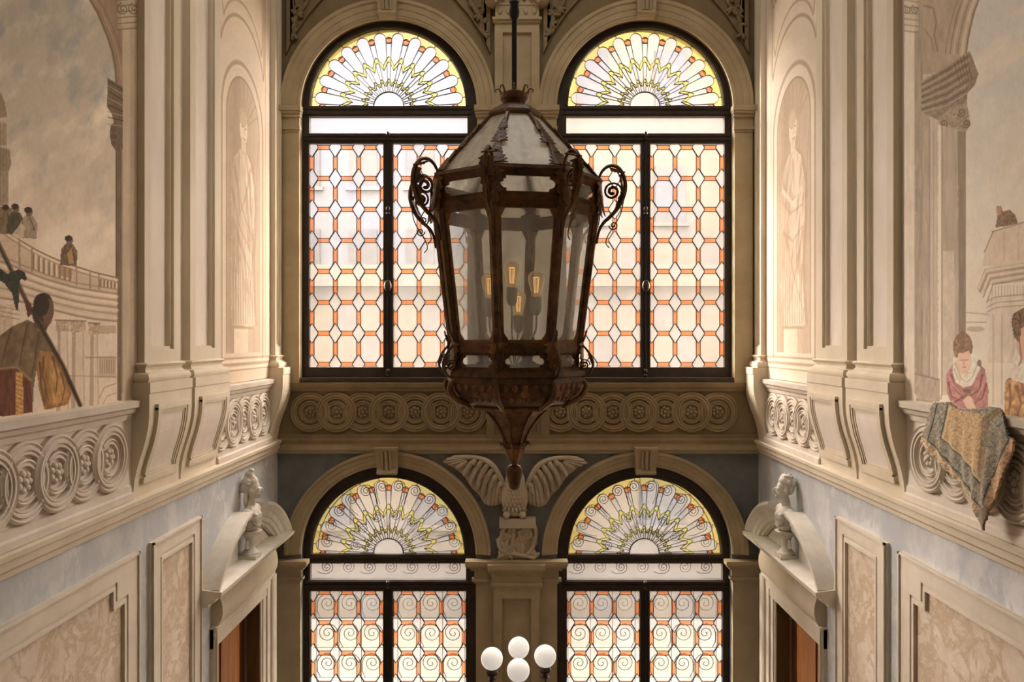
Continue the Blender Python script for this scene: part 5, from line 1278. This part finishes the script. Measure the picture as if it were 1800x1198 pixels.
# ---- niches painted with statues
def niche(side, label):
    cv = Canvas(side, 7.985, 9.79, -.475, 4.9, 150, 640, .010); cv.wall()
    Y, Z = cv.Y, cv.Z
    base = np.array((214, 190, 158)) if side < 0 else np.array((216, 196, 168))
    cv.C[:] = base
    yc = 8.84
    def arch(hw, zs, col, w, a, z0=-.2):
        pts = [(yc-hw, z0)]+[(yc+hw*math.cos(PI-PI*i/24), zs+hw*1.0*math.sin(PI*i/24)) for i in range(25)]+[(yc+hw, z0)]
        cv.line(pts, w, col, a); return pts
    D1, L1 = (166, 138, 104), (228, 206, 174)
    # spandrel frame and big outer arch
    cv.line([(8.13, 4.9), (8.13, 3.30)]+[(yc+.80*math.cos(PI-PI*i/20)*.9, 3.02+.66*math.sin(PI*i/20)) for i in range(2, 19)]+[(9.55, 3.30), (9.55, 4.9)], .035, D1, .8)
    cv.line([(8.19, 4.9), (8.19, 3.62)]+[(yc+.80*math.cos(PI-PI*i/20)*.85, 3.20+.66*math.sin(PI*i/20)) for i in range(3, 18)]+[(9.49, 3.62), (9.49, 4.9)], .03, D1, .7)
    cv.line([(8.155, 4.9), (8.155, 3.40)], .03, L1, .7)
    arch(.66, 2.50, D1, .07, .75); arch(.62, 2.50, L1, .03, .6); arch(.70, 2.50, L1, .03, .5, -.3)
    ni = [(yc-.53, -.14)]+[(yc+.53*math.cos(PI-PI*i/24), 2.47+.53*math.sin(PI*i/24)) for i in range(25)]+[(yc+.53, -.14)]
    cv.poly(ni, (190, 163, 130), 1, .05, (6, 30), .3)
    # shade inside the painted niche and fluted half dome
    m = cv.mask(ni, .3); sh = np.clip((Y-(yc-.53))/1.06, 0, 1); sh = sh if side < 0 else 1-sh
    cv.put(m, (158, 130, 98), np.clip(.55*(1-abs(sh-.25)*2.6), 0, .55)); cv.put(m, (216, 192, 160), np.clip((sh-.75)*1.4, 0, .35))
    for k in range(11):
        a = PI*(k+.5)/11; cv.line([(yc+.12*math.cos(a), 2.45+.1*math.sin(a)), (yc+.50*math.cos(a), 2.50+.46*math.sin(a))] if k not in (0, 10) else [(yc+.4*math.cos(a), 1.6), (yc+.5*math.cos(a), 2.4)], .022, (168, 140, 108), .5)
    cv.line(ni, .02, (150, 124, 92), .8)
    # pedestal
    cv.poly(rect(yc-.30, yc+.30, -.14, .14), (220, 198, 166), 1, .03); cv.poly(rect(yc+.22*side*-1-.08, yc+.22*side*-1+.08, -.14, .14), (190, 164, 130), .7); cv.line([(yc-.30, .14), (yc+.30, .14)], .02, (176, 150, 116), .8)
    # statue
    sx = 1 if side < 0 else -1
    f = lambda q: [(yc+sx*y*1.5, .14+(z-.14)*1.32) for y, z in q]
    bodyp = [(-.24, .16), (-.27, .5), (-.25, 1.0), (-.27, 1.35), (-.20, 1.58), (-.08, 1.68), (.06, 1.68), (.17, 1.60), (.25, 1.35), (.24, 1.05), (.20, .7), (.23, .35), (.26, .16)]
    cv.poly(f([(y+.05, z) for y, z in bodyp]), (176, 148, 114), .6, 0, jit=.4)
    cv.poly(f(bodyp), (220, 197, 165), 1, .06, (4, 30), .6, seed=3)
    cv.ell((yc, 2.44), (.125, .19), (220, 197, 165)); cv.poly(f([(-.05, 1.65), (.05, 1.65), (.05, 1.8), (-.05, 1.8)]), (214, 190, 158))
    cv.ell((yc-sx*.02, 2.56), (.13, .11), (190, 162, 128), .8); cv.line(f([(-.04, 1.89), (-.01, 1.89)]), .015, (150, 122, 92), .8); cv.line(f([(.03, 1.89), (.06, 1.89)]), .015, (150, 122, 92), .8); cv.line(f([(.015, 1.88), (.02, 1.83)]), .012, (160, 132, 100), .8); cv.line(f([(-.01, 1.79), (.04, 1.79)]), .014, (160, 130, 100), .8)
    bm = cv.mask(f(bodyp), .3); q_ = np.clip(side*-1*(yc-Y)/.4, -1, 1)
    cv.put(bm, (168, 141, 109), np.clip(.15+.55*q_, 0, .6)); cv.put(bm, (172, 145, 112), np.clip((fbm(Y*14+Z*3, Z*3.2, 21, 3)-.5)*3.2, 0, .6))
    dk, lt = (160, 133, 101), (232, 212, 182)
    rr = random.Random(4+side)
    for k in range(9):
        y0 = -.21+k*.05; cv.line(f([(y0, .18), (y0+rr.uniform(-.02, .02), .55), (y0*.85+rr.uniform(-.03, .03), .95)]), .016, dk, .65, .008)
        cv.line(f([(y0+.02, .18), (y0+.02, .6)]), .012, lt, .5)
    if side < 0:
        for q in ([(-.20, 1.5), (-.05, 1.2), (.18, .95)], [(-.24, 1.3), (-.08, 1.0), (.2, .8)], [(-.22, 1.05), (0, .78), (.18, .6)], [(.15, 1.55), (.05, 1.3), (-.1, 1.1)], [(.2, 1.3), (.22, .9), (.15, .5)], [(-.1, 1.6), (-.12, 1.3)]): cv.line(f(q), .055, dk, .38, .02)
        cv.line(f([(.16, 1.52), (.23, 1.25), (.20, 1.05)]), .05, lt, .5)
    else:
        for q in ([(-.2, 1.45), (-.1, 1.25), (.15, 1.28), (.22, 1.4)], [(-.22, 1.28), (-.05, 1.15), (.2, 1.18)], [(-.2, 1.0), (0, .9), (.2, 1.0)], [(-.15, .95), (.02, .6), (.2, .3)], [(.2, .95), (.05, .6), (-.1, .3)], [(.0, 1.6), (.03, 1.35)]): cv.line(f(q), .055, dk, .38, .02)
        cv.line(f([(-.22, 1.38), (.0, 1.22), (.18, 1.32)]), .05, lt, .6)
    # painted mouldings below and festoon above
    for z, c, w in ((-.20, D1, .02), (-.235, L1, .025), (-.27, D1, .03), (-.31, L1, .02), (-.335, D1, .015)): cv.line([(8.0, z), (9.79, z)], w, c, .8)
    for (a, e) in ((8.09, L1), (8.115, D1), (9.60, D1), (9.63, L1)): cv.line([(a, -.2), (a, 4.9)], .018, e, .6)
    for k in range(60):
        y, z = yc+.05+rr.gauss(0, .30), 4.12+abs(rr.gauss(0, .22)); cv.ell((y, z), (rr.uniform(.02, .05), rr.uniform(.02, .05)), (134, 108, 74) if k % 3 else (200, 174, 138), .5)
    mottle(cv, .035, 3)
    cv.finish('niche_painting', label, 'painting', M['paint'], GAIN*.86)
niche(-1, 'painted niche with a statue in a long gown on the halberd wall')
niche(1, 'painted niche with a robed statue with crossed arms on the seated girl wall')
